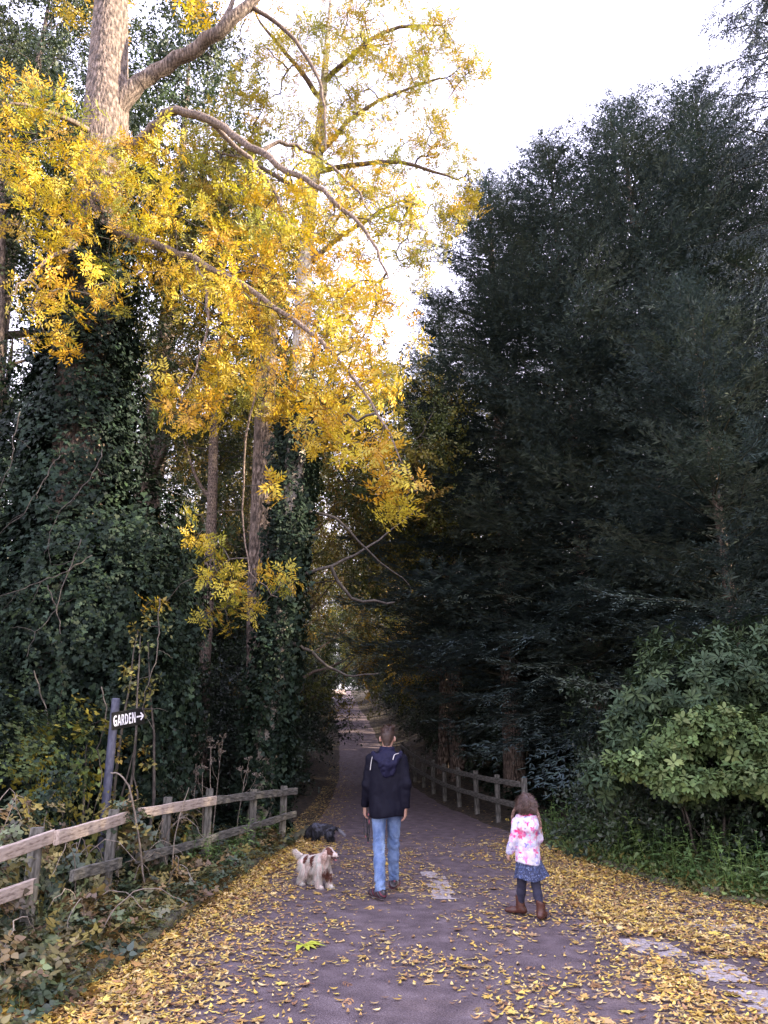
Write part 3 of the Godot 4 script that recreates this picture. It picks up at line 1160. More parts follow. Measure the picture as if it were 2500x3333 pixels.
func make_trees() -> void:
	# ---- the tall ash with the yellow boughs
	rng.seed = 101
	var a := thing("ash_tree", "tall ash with golden leaves drooping over the road and an ivy clad lower trunk", "tree", Vector3(-4.1, -0.25, -10.5))
	var tr := limb(a, "trunk", [Vector3(-4.1, -0.4, -10.5), Vector3(-4.2, 1.2, -10.5), Vector3(-4.5, 4.5, -10.5), Vector3(-4.72, 7.5, -10.5), Vector3(-4.86, 10.0, -10.5), Vector3(-4.9, 11.8, -10.5), Vector3(-5.02, 13.7, -10.5), Vector3(-5.15, 16.0, -10.5), Vector3(-5.1, 18.5, -10.6)], [0.62, 0.48, 0.42, 0.41, 0.40, 0.39, 0.33, 0.26, 0.15], M.bark, 18, 0.0, 0.06)
	var skel := [tr]
	skel.push_back(limb(a, "limb", [Vector3(-4.79, 12.2, -10.5), Vector3(-4.35, 12.76, -10.4), Vector3(-3.7, 13.18, -10.3), Vector3(-2.94, 13.58, -10.1), Vector3(-2.38, 14.11, -10), Vector3(-1.9, 14.75, -9.9), Vector3(-1.5, 15.6, -9.9)], [0.22, 0.14, 0.125, 0.115, 0.10, 0.07, 0.04], M.bark, 12, 0.03, 0.05))
	skel.push_back(limb(a, "limb", [Vector3(-2.94, 13.58, -10.1), Vector3(-2.75, 14.2, -10.1), Vector3(-2.6, 15.2, -10.2)], [0.058, 0.043, 0.029], M.bark_small, 8, 0.01))
	skel.push_back(limb(a, "limb", [Vector3(-4.77, 11.34, -10.5), Vector3(-4.3, 11.3, -10.3), Vector3(-3.9, 11.5, -10.1), Vector3(-3.47, 11.64, -9.9), Vector3(-2.59, 11.01, -9.6), Vector3(-1.91, 10.23, -9.3), Vector3(-1.29, 9.53, -9), Vector3(-0.72, 8.96, -8.8), Vector3(-0.19, 8.11, -8.6), Vector3(0.06, 7.45, -8.5)], [0.122, 0.101, 0.079, 0.072, 0.061, 0.054, 0.043, 0.032, 0.022, 0.011], M.bark_small, 9, 0.03))
	skel.push_back(limb(a, "limb", [Vector3(-2.85, 11.23, -9.7), Vector3(-2.18, 10.64, -9.9), Vector3(-1.7, 9.87, -9.9), Vector3(-1.36, 9.01, -9.8)], [0.043, 0.040, 0.029, 0.014], M.bark_small, 7, 0.03))
	skel.push_back(limb(a, "limb", [Vector3(-1.91, 10.23, -9.3), Vector3(-1.65, 10.5, -9.4), Vector3(-1.08, 10.37, -9.5), Vector3(-0.5, 9.88, -9.6), Vector3(-0.21, 9.45, -9.7)], [0.036, 0.032, 0.025, 0.022, 0.011], M.bark_small, 7, 0.03))
	skel.push_back(limb(a, "limb", [Vector3(-2.38, 14.11, -10), Vector3(-1.73, 13.7, -10.2), Vector3(-1.24, 13.08, -10.4), Vector3(-1.06, 12.35, -10.5), Vector3(-1.01, 11.43, -10.6)], [0.043, 0.036, 0.032, 0.022, 0.009], M.bark_small, 7, 0.02))
	skel.push_back(limb(a, "limb", [Vector3(-4.84, 9.83, -10.4), Vector3(-3.8, 9.01, -9.8), Vector3(-2.74, 8.25, -9.2), Vector3(-1.65, 7.24, -8.6), Vector3(-0.73, 6.26, -8.1), Vector3(-0.16, 5.37, -7.8), Vector3(0.15, 4.66, -7.6), Vector3(0.35, 4.14, -7.5)], [0.101, 0.065, 0.050, 0.036, 0.025, 0.016, 0.009, 0.004], M.bark_small, 8, 0.03))
	skel.push_back(limb(a, "limb", [Vector3(-4.83, 11.54, -10.4), Vector3(-5.17, 11.34, -9.8), Vector3(-5.59, 11.12, -9.3), Vector3(-6.25, 10.81, -9)], [0.072, 0.043, 0.029, 0.014], M.bark_small, 7, 0.03))
	skel.push_back(limb(a, "limb", [Vector3(-4.87, 9.47, -10.4), Vector3(-4.73, 8.55, -9.4), Vector3(-4.82, 7.73, -8.8), Vector3(-4.91, 7.17, -8.5)], [0.058, 0.032, 0.022, 0.007], M.bark_small, 7, 0.03))
	skel.push_back(limb(a, "limb", [Vector3(-2.74, 8.25, -9.2), Vector3(-2.4, 7.29, -8.9), Vector3(-2.42, 6.4, -8.7), Vector3(-2.57, 5.69, -8.6)], [0.029, 0.022, 0.014, 0.006], M.bark_small, 6, 0.03))
	skel.push_back(limb(a, "limb", [Vector3(-1.65, 7.24, -8.6), Vector3(-1.69, 6.64, -9), Vector3(-1.82, 5.82, -9.3), Vector3(-1.91, 4.56, -9.5), Vector3(-1.71, 3.69, -9.3), Vector3(-1.31, 3.3, -9.1)], [0.022, 0.018, 0.014, 0.011, 0.007, 0.004], M.bark_small, 6, 0.03))
	var blobs := [[Vector3(-5.58, 11.03, -9.3), 0.59, 0.49], [Vector3(-4.88, 10.32, -9.4), 0.83, 0.67], [Vector3(-5.18, 9.2, -9), 0.63, 0.53], [Vector3(-4.04, 9.54, -9.5), 0.78, 0.62], [Vector3(-3.74, 10.69, -9.8), 0.50, 0.51], [Vector3(-3.27, 8.64, -9.3), 0.88, 0.49], [Vector3(-4.6, 8.72, -9.2), 0.64, 0.30], [Vector3(-4.67, 7.51, -8.8), 0.39, 0.26], [Vector3(-3.87, 7.65, -9), 0.34, 0.26], [Vector3(-2.26, 7.8, -9), 0.74, 0.53], [Vector3(-1.53, 8.25, -9.2), 0.70, 0.66], [Vector3(-1.65, 6.88, -8.7), 0.66, 0.45], [Vector3(-0.67, 7.1, -8.6), 0.71, 0.62], [Vector3(-0.06, 7.66, -8.8), 0.50, 0.63], [Vector3(-0.74, 5.99, -8.3), 0.74, 0.49], [Vector3(-0.11, 6.06, -8.2), 0.47, 0.59], [Vector3(-0.16, 5.07, -7.9), 0.45, 0.41], [Vector3(-0.6, 5.1, -8.1), 0.41, 0.32], [Vector3(0.15, 4.44, -7.6), 0.24, 0.25], [Vector3(0.35, 4.09, -7.5), 0.09, 0.11], [Vector3(-2.5, 5.94, -8.7), 0.33, 0.45], [Vector3(-2.31, 6.32, -8.8), 0.28, 0.34], [Vector3(-2.29, 5.55, -8.7), 0.25, 0.26], [Vector3(-1.24, 5.8, -8.7), 0.22, 0.17], [Vector3(-1.33, 9.54, -9.4), 0.66, 0.43], [Vector3(-0.61, 8.96, -9.2), 0.58, 0.48], [Vector3(0.07, 8.96, -9.2), 0.47, 0.48], [Vector3(-2.18, 9.2, -9.5), 0.60, 0.37], [Vector3(-4.43, 6.86, -8.9), 0.17, 0.15]]
	var t := PackedVector3Array()
	for b in blobs:
		var vol: float = b[1] * b[1] * b[2]
		var wide := 1.14 if b[0].y > 5.6 else 0.8
		for k in int(5 + 50.0 * pow(vol, 0.8)):
			t.push_back(in_blob(b[0] + Vector3(-0.12 if b[0].y < 5.6 else 0.0, 0, 0), Vector3(b[1], b[2], b[1]) * wide))
	var mb := MB.new()
	var spots := grow(skel, t, 0.0042, mb)
	var high := PackedVector3Array()
	var deep := PackedVector3Array()
	for k in spots.size() / 2:
		var which := deep if spots[k * 2].y + rng.randfn() * 0.8 < 8.3 else high
		which.push_back(spots[k * 2])
		which.push_back(spots[k * 2 + 1])
	dress(a, high, SH.ash_bough, M.leaf_gold, GOLD, Vector2(0.62, 1.0), 1, 0.0, 0.35, "crown", 150)
	dress(a, deep, SH.ash_bough, M.leaf_gold, AMBER, Vector2(0.62, 1.0), 1, 0.0, 0.35, "crown", 150)
	# the low sprays in the shade
	t = PackedVector3Array()
	for b in [[Vector3(-1.7, 3.45, -9.3), 0.41, 0.30], [Vector3(-1.32, 3.53, -9.1), 0.23, 0.21], [Vector3(-2.18, 3.86, -9.5), 0.27, 0.31], [Vector3(-2.17, 3.18, -9.4), 0.24, 0.18], [Vector3(-2.46, 4.37, -9.5), 0.21, 0.22], [Vector3(-2.86, 3.37, -9.5), 0.15, 0.09], [Vector3(-1.4, 4.68, -8.9), 0.10, 0.12]]:
		for k in int(3 + 260.0 * b[1] * b[1] * b[2]):
			t.push_back(in_blob(b[0], Vector3(b[1], b[2], b[1])))
	spots = grow(skel, t, 0.0032, mb, 0.12)
	dress(a, spots, SH.ash, M.leaf_gold, LIME, Vector2(0.55, 0.85), 1, 0.1, 0.35)
	var tw := part("twigs", mb.commit(), M.twig, a)
	tag(tw, "", "", "", "stuff")
	ivy_sleeve(a, tr, func(y): return lerpf(0.85, 0.50, clampf(y / 10.0, 0, 1)), -0.3, 10.0, 95.0, IVYC)
	# upper crown of the same ash, out of the frame
	t = PackedVector3Array()
	for k in 40:
		t.push_back(in_blob(Vector3(-4.6, 17.5, -10.5), Vector3(3.2, 2.2, 2.6)))
	mb = MB.new()
	spots = grow([tr], t, 0.006, mb, 0.06, 3.0)
	part("upper_twigs", mb.commit(), M.twig, a)
	tag(a.get_child(a.get_child_count() - 1), "", "", "", "stuff")
	dress(a, spots, SH.ash_big, M.leaf_gold, GOLD, Vector2(1.1, 1.6), 1, 0.0, 0.3)

	# ---- the ivy tree with the pale top beside the end of the fence
	rng.seed = 202
	var b := thing("ivy_clad_tree", "slender tree with pale upper trunk, ivy clad below, behind the end of the fence", "tree", Vector3(-2.1, 0.0, -13.5))
	var bt := limb(b, "trunk", [Vector3(-2.15, -0.3, -13.5), Vector3(-2.07, 0.56, -13.5), Vector3(-2.02, 1.99, -13.5), Vector3(-1.89, 3.2, -13.5), Vector3(-1.77, 5.81, -13.5), Vector3(-1.71, 7.72, -13.5), Vector3(-1.68, 10.45, -13.5), Vector3(-1.64, 12.28, -13.5), Vector3(-1.45, 14.5, -13.5), Vector3(-1.38, 16.09, -13.5), Vector3(-1.27, 18.6, -13.5)], [0.30, 0.23, 0.21, 0.21, 0.2, 0.19, 0.17, 0.15, 0.12, 0.09, 0.05], M.pale_bark, 14, 0.01, 0.07)
	var bs := [bt]
	for e in [[Vector3(-1.66, 11.2, -13.5), Vector3(-0.6, 12.0, -13.3), Vector3(0.4, 12.6, -13.2)], [Vector3(-1.6, 12.8, -13.5), Vector3(-2.6, 13.6, -13.4), Vector3(-3.8, 14.2, -13.5)], [Vector3(-1.5, 14.0, -13.5), Vector3(-0.5, 14.9, -13.1), Vector3(1.0, 15.6, -13.0)], [Vector3(-1.4, 15.6, -13.5), Vector3(-2.2, 16.2, -12.8), Vector3(-2.8, 16.8, -12.4)], [Vector3(-1.38, 16.1, -13.5), Vector3(0.0, 16.7, -12.7), Vector3(1.3, 17.0, -12.8)], [Vector3(-1.68, 10.4, -13.5), Vector3(-2.4, 10.9, -13.3), Vector3(-3.0, 11.6, -13.3)], [Vector3(-1.5, 13.6, -13.5), Vector3(0.3, 13.6, -13.2), Vector3(1.6, 13.3, -13.4)]]:
		bs.push_back(limb(b, "limb", e, [0.07, 0.045, 0.02], M.bark_small, 7, 0.03))
	# bare dead boughs low on the road side
	for e in [[Vector3(-1.78, 5.6, -13.4), Vector3(-1.1, 5.75, -13.6), Vector3(-0.3, 5.1, -13.9), Vector3(0.5, 4.5, -14.3)], [Vector3(-1.85, 4.4, -13.4), Vector3(-1.0, 4.75, -13.7), Vector3(-0.1, 5.4, -14.2), Vector3(0.7, 6.2, -14.6)], [Vector3(-1.9, 3.4, -13.4), Vector3(-1.3, 3.1, -13.5), Vector3(-0.7, 2.75, -13.8), Vector3(-0.1, 2.8, -14.0)], [Vector3(-1.0, 4.75, -13.7), Vector3(-0.6, 4.2, -13.9), Vector3(0.2, 4.15, -14.2)]]:
		limb(b, "dead_bough", e, [0.038, 0.03, 0.02, 0.008].slice(0, e.size()), M.twig, 7, 0.03)
	t = PackedVector3Array()
	for e in [[Vector3(-2.32, 16.3, -12.5), 1.03, 0.84], [Vector3(-1.11, 16.56, -12.5), 1.11, 0.84], [Vector3(0.21, 16.56, -12.5), 1.11, 0.75], [Vector3(1.36, 16.92, -12.8), 0.70, 0.67], [Vector3(1.87, 15.95, -13), 0.44, 0.68], [Vector3(-0.5, 15.34, -12.8), 1.14, 0.86], [Vector3(0.72, 15.29, -13), 0.89, 0.87], [Vector3(-1.49, 14.03, -13), 0.98, 0.78], [Vector3(-0.09, 13.66, -13), 1.07, 0.78], [Vector3(1.22, 13.97, -13.2), 0.63, 0.89], [Vector3(-0.87, 12.58, -13), 0.98, 0.78], [Vector3(0.5, 12.4, -13.2), 0.81, 0.79], [Vector3(1.29, 12.32, -13.4), 0.37, 0.60], [Vector3(-2.76, 15.29, -13), 0.80, 0.87], [Vector3(-1.86, 11.74, -13.4), 1.01, 0.90], [Vector3(-3.6, 14.41, -13.4), 0.82, 0.60], [Vector3(-2.71, 13.16, -13.4), 0.82, 0.70], [Vector3(-4.08, 13.34, -13.6), 0.74, 0.61], [Vector3(0.68, 11.21, -13.3), 0.55, 0.60], [Vector3(1.82, 13.16, -13.4), 0.37, 0.90], [Vector3(-2.6, 10.4, -13.6), 1.0, 0.8], [Vector3(-0.9, 10.3, -13.6), 0.9, 0.7], [Vector3(-0.4, 8.6, -13.8), 0.8, 0.8], [Vector3(-2.6, 8.6, -14.0), 0.9, 0.8]]:
		for k in int(7 + 38.0 * e[1] * e[2]):
			t.push_back(in_blob(e[0], Vector3(e[1], e[2], e[1])))
	mb = MB.new()
	spots = grow(bs, t, 0.0045, mb, 0.1)
	tag(part("twigs", mb.commit(), M.twig, b), "", "", "", "stuff")
	dress(b, spots, SH.ash_bough, M.leaf_gold, LIME, Vector2(0.7, 1.05), 1, 0.0, 0.45)
	ivy_sleeve(b, bt, func(y): return lerpf(0.25, 0.28, clampf(y / 4.0, 0, 1)) if y < 6.0 else lerpf(0.30, 0.22, clampf((y - 6.0) / 3.0, 0, 1)), 0.5, 8.6, 62.0, IVYC)

	# ---- the dark trunk just behind it
	rng.seed = 303
	var c := thing("oak_tree", "bare trunked tree close behind the ivy clad tree, one limb reaching over the road", "tree", Vector3(-2.35, 0.0, -15.0))
	var ct := limb(c, "trunk", [Vector3(-2.35, -0.3, -15), Vector3(-2.4, 1.5, -15), Vector3(-2.54, 4.78, -15), Vector3(-2.61, 8.4, -15), Vector3(-2.7, 11.9, -15.1), Vector3(-3.2, 14.5, -15.3)], [0.36, 0.26, 0.24, 0.22, 0.17, 0.09], M.bark, 14, 0.01, 0.07)
	t = PackedVector3Array()
	for k in 150:
		t.push_back(in_blob(Vector3(-3.9, 13.2, -15.6), Vector3(2.2, 2.6, 1.8)))
	# a long limb reaching over the road
	var reach := limb(c, "limb", [Vector3(-2.6, 7.6, -15.0), Vector3(-1.7, 8.6, -15.8), Vector3(-0.6, 9.2, -16.8), Vector3(0.5, 9.0, -18.2), Vector3(1.0, 8.6, -20.0)], [0.13, 0.1, 0.075, 0.045, 0.02], M.bark_small, 8, 0.03)
	for k in 95:
		t.push_back(in_blob(Vector3(-0.2, 8.8, -17.6), Vector3(2.3, 2.2, 2.0)))
	for k in 75:
		t.push_back(in_blob(Vector3(0.2, 7.8, -20.6), Vector3(2.1, 2.3, 1.8)))
	mb = MB.new()
	spots = grow([ct, reach], t, 0.006, mb, 0.08, 2.5)
	tag(part("twigs", mb.commit(), M.twig, c), "", "", "", "stuff")
	dress(c, spots, SH.bough, M.leaf_soft, TURN, Vector2(0.7, 1.1), 1, 0.0, 0.1)

	# ---- slim sunlit tree and the tree at the edge
	rng.seed = 404
	var d := thing("slim_tree", "slim young tree with sunlit reddish trunk among yellow green leaves", "tree", Vector3(-3.7, 0.0, -16.0))
	var dt := limb(d, "trunk", [Vector3(-3.7, -0.3, -16), Vector3(-3.77, 2.53, -16), Vector3(-3.84, 5.73, -16), Vector3(-3.93, 8.04, -16), Vector3(-3.97, 10.06, -16), Vector3(-3.8, 12.5, -16)], [0.16, 0.13, 0.12, 0.11, 0.08, 0.03], M.bark_small, 10, 0.01, 0.04)
	limb(d, "limb", [Vector3(-3.86, 6.7, -16), Vector3(-4.25, 7.3, -15.9), Vector3(-4.6, 8.2, -15.8)], [0.05, 0.035, 0.015], M.bark_small, 6, 0.02)
	t = PackedVector3Array()
	for k in 130:
		t.push_back(in_blob(Vector3(-3.9, 9.8, -16.4), Vector3(1.9, 2.4, 1.5)))
	mb = MB.new()
	spots = grow([dt], t, 0.005, mb, 0.08, 2.5)
	tag(part("twigs", mb.commit(), M.twig, d), "", "", "", "stuff")
	dress(d, spots, SH.thin_bough, M.leaf_soft, TURN, Vector2(0.6, 0.95), 1, 0.0, 0.1)
	rng.seed = 505
	var e5 := thing("broken_tree", "thick reddish trunk at the back with ivy round its foot", "tree", Vector3(-7.2, -0.2, -14.0))
	var et := limb(e5, "trunk", [Vector3(-7.3, -0.4, -14), Vector3(-7.5, 2.42, -14), Vector3(-8.06, 7.95, -14), Vector3(-8.5, 11.6, -14), Vector3(-8.9, 14.98, -14)], [0.32, 0.25, 0.22, 0.19, 0.14], M.bark, 14, 0.01, 0.07)
	ivy_sleeve(e5, et, func(_y): return 0.30, -0.2, 9.5, 30.0, IVYC)
	t = PackedVector3Array()
	for k in 160:
		t.push_back(in_blob(Vector3(-8.2, 14.2, -14.3), Vector3(3.0, 3.2, 2.2)))
	mb = MB.new()
	spots = grow([et], t, 0.006, mb, 0.08, 2.8)
	tag(part("twigs", mb.commit(), M.twig, e5), "", "", "", "stuff")
	dress(e5, spots, SH.bough, M.leaf_soft, GREEN, Vector2(0.8, 1.2), 1, 0.0, 0.1)

	# ---- woodland behind
	rng.seed = 606
	# x, z, height, spread, kind
	for q in [[-6.3, -18.6, 25.0, 3.3, 0], [-9.8, -17.5, 26.0, 3.8, 0], [-3.5, -21.5, 15.0, 2.9, 1], [-13.0, -20.5, 25.0, 4.2, 0], [-7.8, -24.0, 15.0, 3.4, 1], [-3.5, -25.0, 14.0, 3.2, 1], [-5.6, -27.0, 14.0, 3.0, 2], [-11.0, -28.0, 16.0, 4.0, 1], [-5.6, -33.0, 13.0, 3.4, 2], [-9.5, -37.0, 14.0, 4.0, 1], [-6.5, -44.0, 12.0, 3.6, 2], [-12.0, -48.0, 14.0, 4.2, 1]]:
		broad_tree(q, "trees crowded behind the fence")
	for q in [[1.9, -25.5, 12.5, 3.1, 1], [2.6, -29.0, 12.0, 3.0, 2], [5.5, -31.0, 14.0, 3.6, 1], [1.6, -38.0, 11.0, 3.4, 2], [5.0, -41.0, 13.0, 4.0, 1], [9.5, -34.0, 15.0, 4.2, 0], [14.5, -32.0, 16.0, 4.4, 0], [1.0, -49.0, 10.0, 3.4, 1], [10.0, -46.0, 14.0, 4.5, 1]]:
		broad_tree(q, "trees behind the conifers")
	for q in [[-4.6, -31.0, 17.0, 4.2, 1], [-4.8, -41.0, 16.0, 4.6, 2], [-6.4, -47.5, 13.0, 5.0, 1], [-7.2, -56.0, 13.0, 5.0, 0]]:
		broad_tree(q, "trees crowded behind the fence", 0.3 if q[1] > -45.0 else 0.16)
	for q in [[2.4, -33.5, 17.0, 4.6, 1], [1.8, -44.0, 16.0, 4.6, 2], [1.0, -50.0, 13.0, 5.0, 0], [0.2, -57.0, 13.0, 5.0, 1]]:
		broad_tree(q, "trees behind the conifers", 0.3 if q[1] > -45.0 else 0.16)
	# the wood on the far side of the meadow
	for q in [[-14.0, -92.0, 19.0, 5.5, 0], [-8.0, -90.0, 19.0, 5.5, 1], [-2.0, -91.0, 19.0, 5.5, 0], [5.0, -93.0, 19.0, 5.5, 1], [-21.0, -95.0, 19.0, 5.5, 1]]:
		broad_tree(q, "trees beyond the meadow", 0.04)


func broad_tree(q: Array, group: String, low := 0.12) -> void:
	var x: float = q[0]
	var z: float = q[1]
	var h: float = q[2]
	var w: float = q[3]
	var kind: int = q[4]
	var y0 := ground_at(x, z) - 0.2
	var lab: String = {"trees crowded behind the fence": ["dark green broadleaf tree crowded into the wood behind the fence", "tree turning yellow green in the wood behind the fence", "small bright yellow green tree in the wood behind the fence"], "trees behind the conifers": ["dark green broadleaf tree standing behind the conifers", "tree turning yellow green behind the conifers", "small bright yellow green tree behind the right hand fence"], "trees beyond the meadow": ["dark green tree on the far side of the grass strip", "yellowing tree on the far side of the grass strip", ""]}[group][kind]
	var o := thing("woodland_tree", lab, "tree", Vector3(x, y0, z), group)
	var lean := Vector3(rf(-0.6, 0.6), 0, rf(-0.4, 0.4))
	var line := limb(o, "trunk", [Vector3(x, y0, z), Vector3(x, y0 + h * 0.25, z) + lean * 0.3 + rdir() * 0.1, Vector3(x, y0 + h * 0.55, z) + lean * 0.7 + rdir() * 0.15, Vector3(x, y0 + h * 0.92, z) + lean], [h * 0.016, h * 0.0125, h * 0.009, 0.03], M.bark, 9, 0.01, 0.05)
	var skel := [line]
	for k in 8:
		var t := 0.25 + 0.6 * k / 8.0 + rf(-0.03, 0.03)
		var a := line[int(t * (line.size() - 1))]
		var w2 := k * 2.4 + rf(-0.4, 0.4)
		var out := Vector3(cos(w2), rf(0.3, 0.8), sin(w2)) * w * rf(0.5, 0.85) * (1.15 - 0.6 * absf(t - 0.5))
		skel.push_back(limb(o, "limb", [a, a + out * 0.5 + rdir() * 0.15, a + out], [h * 0.005, h * 0.0035, 0.015], M.bark_small, 5, 0.03))
	var t := PackedVector3Array()
	var n := int(clampf(h * w * 3.8, 70, 380))
	for k in n:
		var f := pow(rng.randf(), 0.8)
		var yy := lerpf(low, 1.0, f)
		var rr := w * (0.35 + 0.75 * sin(PI * clampf(0.12 + yy * 0.86, 0, 1))) * sqrt(rng.randf())
		var a := rng.randf() * TAU
		t.push_back(Vector3(x + cos(a) * rr, y0 + h * yy, z + sin(a) * rr) + lean * yy)
	var mb := MB.new()
	var spots := grow(skel, t, 0.006, mb, 0.08, 2.2)
	tag(part("twigs", mb.commit(), M.twig, o), "", "", "", "stuff")
	var far := -z > 60.0
	dress(o, spots, SH.bough if kind == 0 else SH.thin_bough, M.leaf_soft, [GREEN, TURN, LIME + TURN][kind], Vector2(0.8, 1.25) * (1.5 if far else 1.0), 1, 0.0, 0.1, "crown", 0, "", 0.22)


# ---------------------------------------------------------------- conifers
func conifer(called: String, label: String, base: Vector3, h: float, r: float, n: int, low: float, droop: float, shapes: Array, cols: Array, lean := Vector3.ZERO, blunt := 0.75, group := "") -> void:
	var o := thing(called, label, "conifer", base, group)
	var line := limb(o, "trunk", [base + Vector3(0, -0.3, 0), base + Vector3(0, h * 0.3, 0) + lean * 0.3, base + Vector3(0, h * 0.7, 0) + lean * 0.7, base + Vector3(0, h, 0) + lean], [h * 0.017, h * 0.012, h * 0.006, 0.012], M.bark, 10, 0.0, 0.04)
	var xf := []
	var cc := []
	for s in shapes:
		var e: Array[Transform3D] = []
		xf.push_back(e)
		cc.push_back(PackedColorArray())
	for k in n:
		var t := (k + rng.randf()) / n
		var y := low + (h - low) * pow(t, 0.92)
		var u := y / h
		var a := base + Vector3(0, y, 0) + lean * u
		var w := k * 2.39996 + rf(-0.45, 0.45)
		var ln := (r * pow(1.0 - u, blunt) + 0.25) * rf(0.45, 1.25) * (0.8 + 0.2 * smoothstep(0.0, 0.2, u))
		var rise := lerpf(0.05, 0.85, u) - droop * 0.1 + rf(-0.25, 0.3)
		var out := Vector3(cos(w), rise, sin(w)).normalized()
		var size := 0 if ln < 1.15 else (1 if ln < 2.15 else 2)
		var which := size + 3 * rng.randi_range(0, 1)
		var s: float = ln / [0.8, 1.6, 2.8][size]
		xf[which].push_back(frame(a, out, Vector3.UP + rdir() * 0.22, s))
		cc[which].push_back(mixc(cols, 0.2))
	for k in shapes.size():
		if xf[k].size() > 0:
			multi("boughs", shapes[k], M.needle, xf[k], cc[k], o)


func make_conifers() -> void:
	rng.seed = 707
	conifer("cypress_tree", "feathery dark cypress nearest the road bend, its low boughs over the right hand fence", Vector3(3.3, 0.2, -20.0), 18.6, 4.1, 460, 2.2, 0.5, SH.cypress, FIR, Vector3(0.1, 0, 0), 0.52)
	conifer("cypress_tree", "dark cypress leaning over the path beyond the bend of the road", Vector3(2.3, 0.3, -24.0), 17.0, 3.3, 330, 3.6, 0.5, SH.cypress, FIR, Vector3(-0.3, 0, 0), 0.6)
	conifer("cypress_tree", "slender dark cypress with a pointed top between two taller ones", Vector3(4.9, 0.2, -17.6), 17.6, 4.0, 450, 1.6, 0.45, SH.cypress, FIR, Vector3(-0.1, 0, 0), 0.5)
	conifer("cypress_tree", "tall dark cypress with several thin leading shoots", Vector3(6.6, 0.3, -16.6), 18.2, 4.2, 460, 1.0, 0.45, SH.cypress, FIR, Vector3.ZERO, 0.5)
	conifer("cypress_tree", "broad blue green cypress with a dense rounded top", Vector3(9.2, 0.3, -17.6), 19.6, 4.5, 490, 0.8, 0.45, SH.cypress, FIR, Vector3(0, 0, 0), 0.48)
	conifer("cypress_tree", "short thick cypress filling the gap behind the rhododendron", Vector3(6.2, 0.3, -13.2), 10.0, 2.9, 300, 0.5, 0.45, SH.cypress, FIR, Vector3.ZERO, 0.5)
	conifer("spruce_tree", "tall spruce with hanging curtains of branchlets beyond the rhododendron", Vector3(9.4, 0.3, -13.6), 24.0, 3.4, 300, 1.5, 0.9, SH.spruce, [Color(0.080, 0.105, 0.105), Color(0.095, 0.115, 0.115), Color(0.07, 0.09, 0.09)])
	for q in [[7.8, -22.5], [4.8, -25.5]]:
		conifer("cypress_tree", "dark cypress standing behind the front row of cypresses", Vector3(q[0], 0.5, q[1]), 14.5, 3.2, 210, 0.6, 0.45, SH.cypress, FIR, Vector3.ZERO, 0.75, "cypresses of the back row")
	# the row that goes on to the right of the frame and shades the road
	for q in [[9.8, -9.6, 11.2], [10.6, -7.4, 11.0], [10.2, -5.2, 11.2], [10.8, -3.0, 11.4], [10.4, -0.6, 11.4], [11.0, 2.0, 11.6]]:
		conifer("cypress_tree", "cypress of the row that shades the road from the sun", Vector3(q[0], 0.2, q[1]), q[2], 2.6, 300, 0.3, 0.45, SH.cypress, FIR, Vector3.ZERO, 0.5, "cypress row along the sunny side")


# ---------------------------------------------------------------- shrubs
func bush(called: String, label: String, category: String, lobes: Array, shapes: Array, m: Material, cols: Array, per_m2: float, size: Vector2, stems: int, group := "", depth := 0.3, single := 0, single_name := "", hang := 0.0) -> Node3D:
	var c0: Vector3 = lobes[0][0]
	var base := Vector3(c0.x, ground_at(c0.x, c0.z), c0.z)
	var o := thing(called, label, category, base, group)
	for k in stems:
		var l: Array = lobes[k % lobes.size()]
		var c: Vector3 = l[0]
		var r: Vector3 = l[1]
		var foot := Vector3(lerpf(base.x, c.x, 0.6) + rf(-0.25, 0.25), 0, lerpf(base.z, c.z, 0.6) + rf(-0.25, 0.25))
		foot.y = ground_at(foot.x, foot.z) - 0.05
		var top := c + Vector3(rf(-0.6, 0.6) * r.x, rf(0.1, 0.7) * r.y, rf(-0.6, 0.6) * r.z)
		limb(o, "stem", [foot, foot.lerp(top, 0.45) + rdir() * 0.12, top], [0.014 + r.y * 0.012, 0.012 + r.y * 0.007, 0.005], M.twig, 5, 0.02)
	var spots := PackedVector3Array()
	for l in lobes:
		var c: Vector3 = l[0]
		var r: Vector3 = l[1]
		var area := 4.0 * PI * (r.x * r.y + r.y * r.z + r.z * r.x) / 3.0
		for k in int(per_m2 * area):
			var d := rdir()
			var f := 1.0 + 0.6 * noise.get_noise_3d(c.x + d.x * 1.1, c.y + d.y * 1.1, c.z + d.z * 1.1) - depth * rng.randf() * rng.randf()
			var p := c + d * r * f
			if p.y < ground_at(p.x, p.z) + 0.03:
				continue
			spots.push_back(p)
			spots.push_back((d / r).normalized())
	if shapes == SH.ivy:
		var xf: Array[Transform3D] = []
		var cc := PackedColorArray()
		for k in spots.size() / 2:
			xf.push_back(frame(spots[k * 2], spots[k * 2 + 1] + rdir() * 0.4, Vector3.UP + rdir() * 0.35, rf(size.x, size.y)))
			cc.push_back(mixc(cols, 0.22))
		multi("foliage", SH.ivy[rng.randi_range(0, 2)], m, xf, cc, o)
	else:
		for k in spots.size() / 2:
			spots[k * 2 + 1] = (spots[k * 2 + 1] + Vector3(0, 0.7, 0)).normalized()
		dress(o, spots, shapes, m, cols, size, 1, 0.0, hang, "foliage", single, single_name, 0.2)
	return o


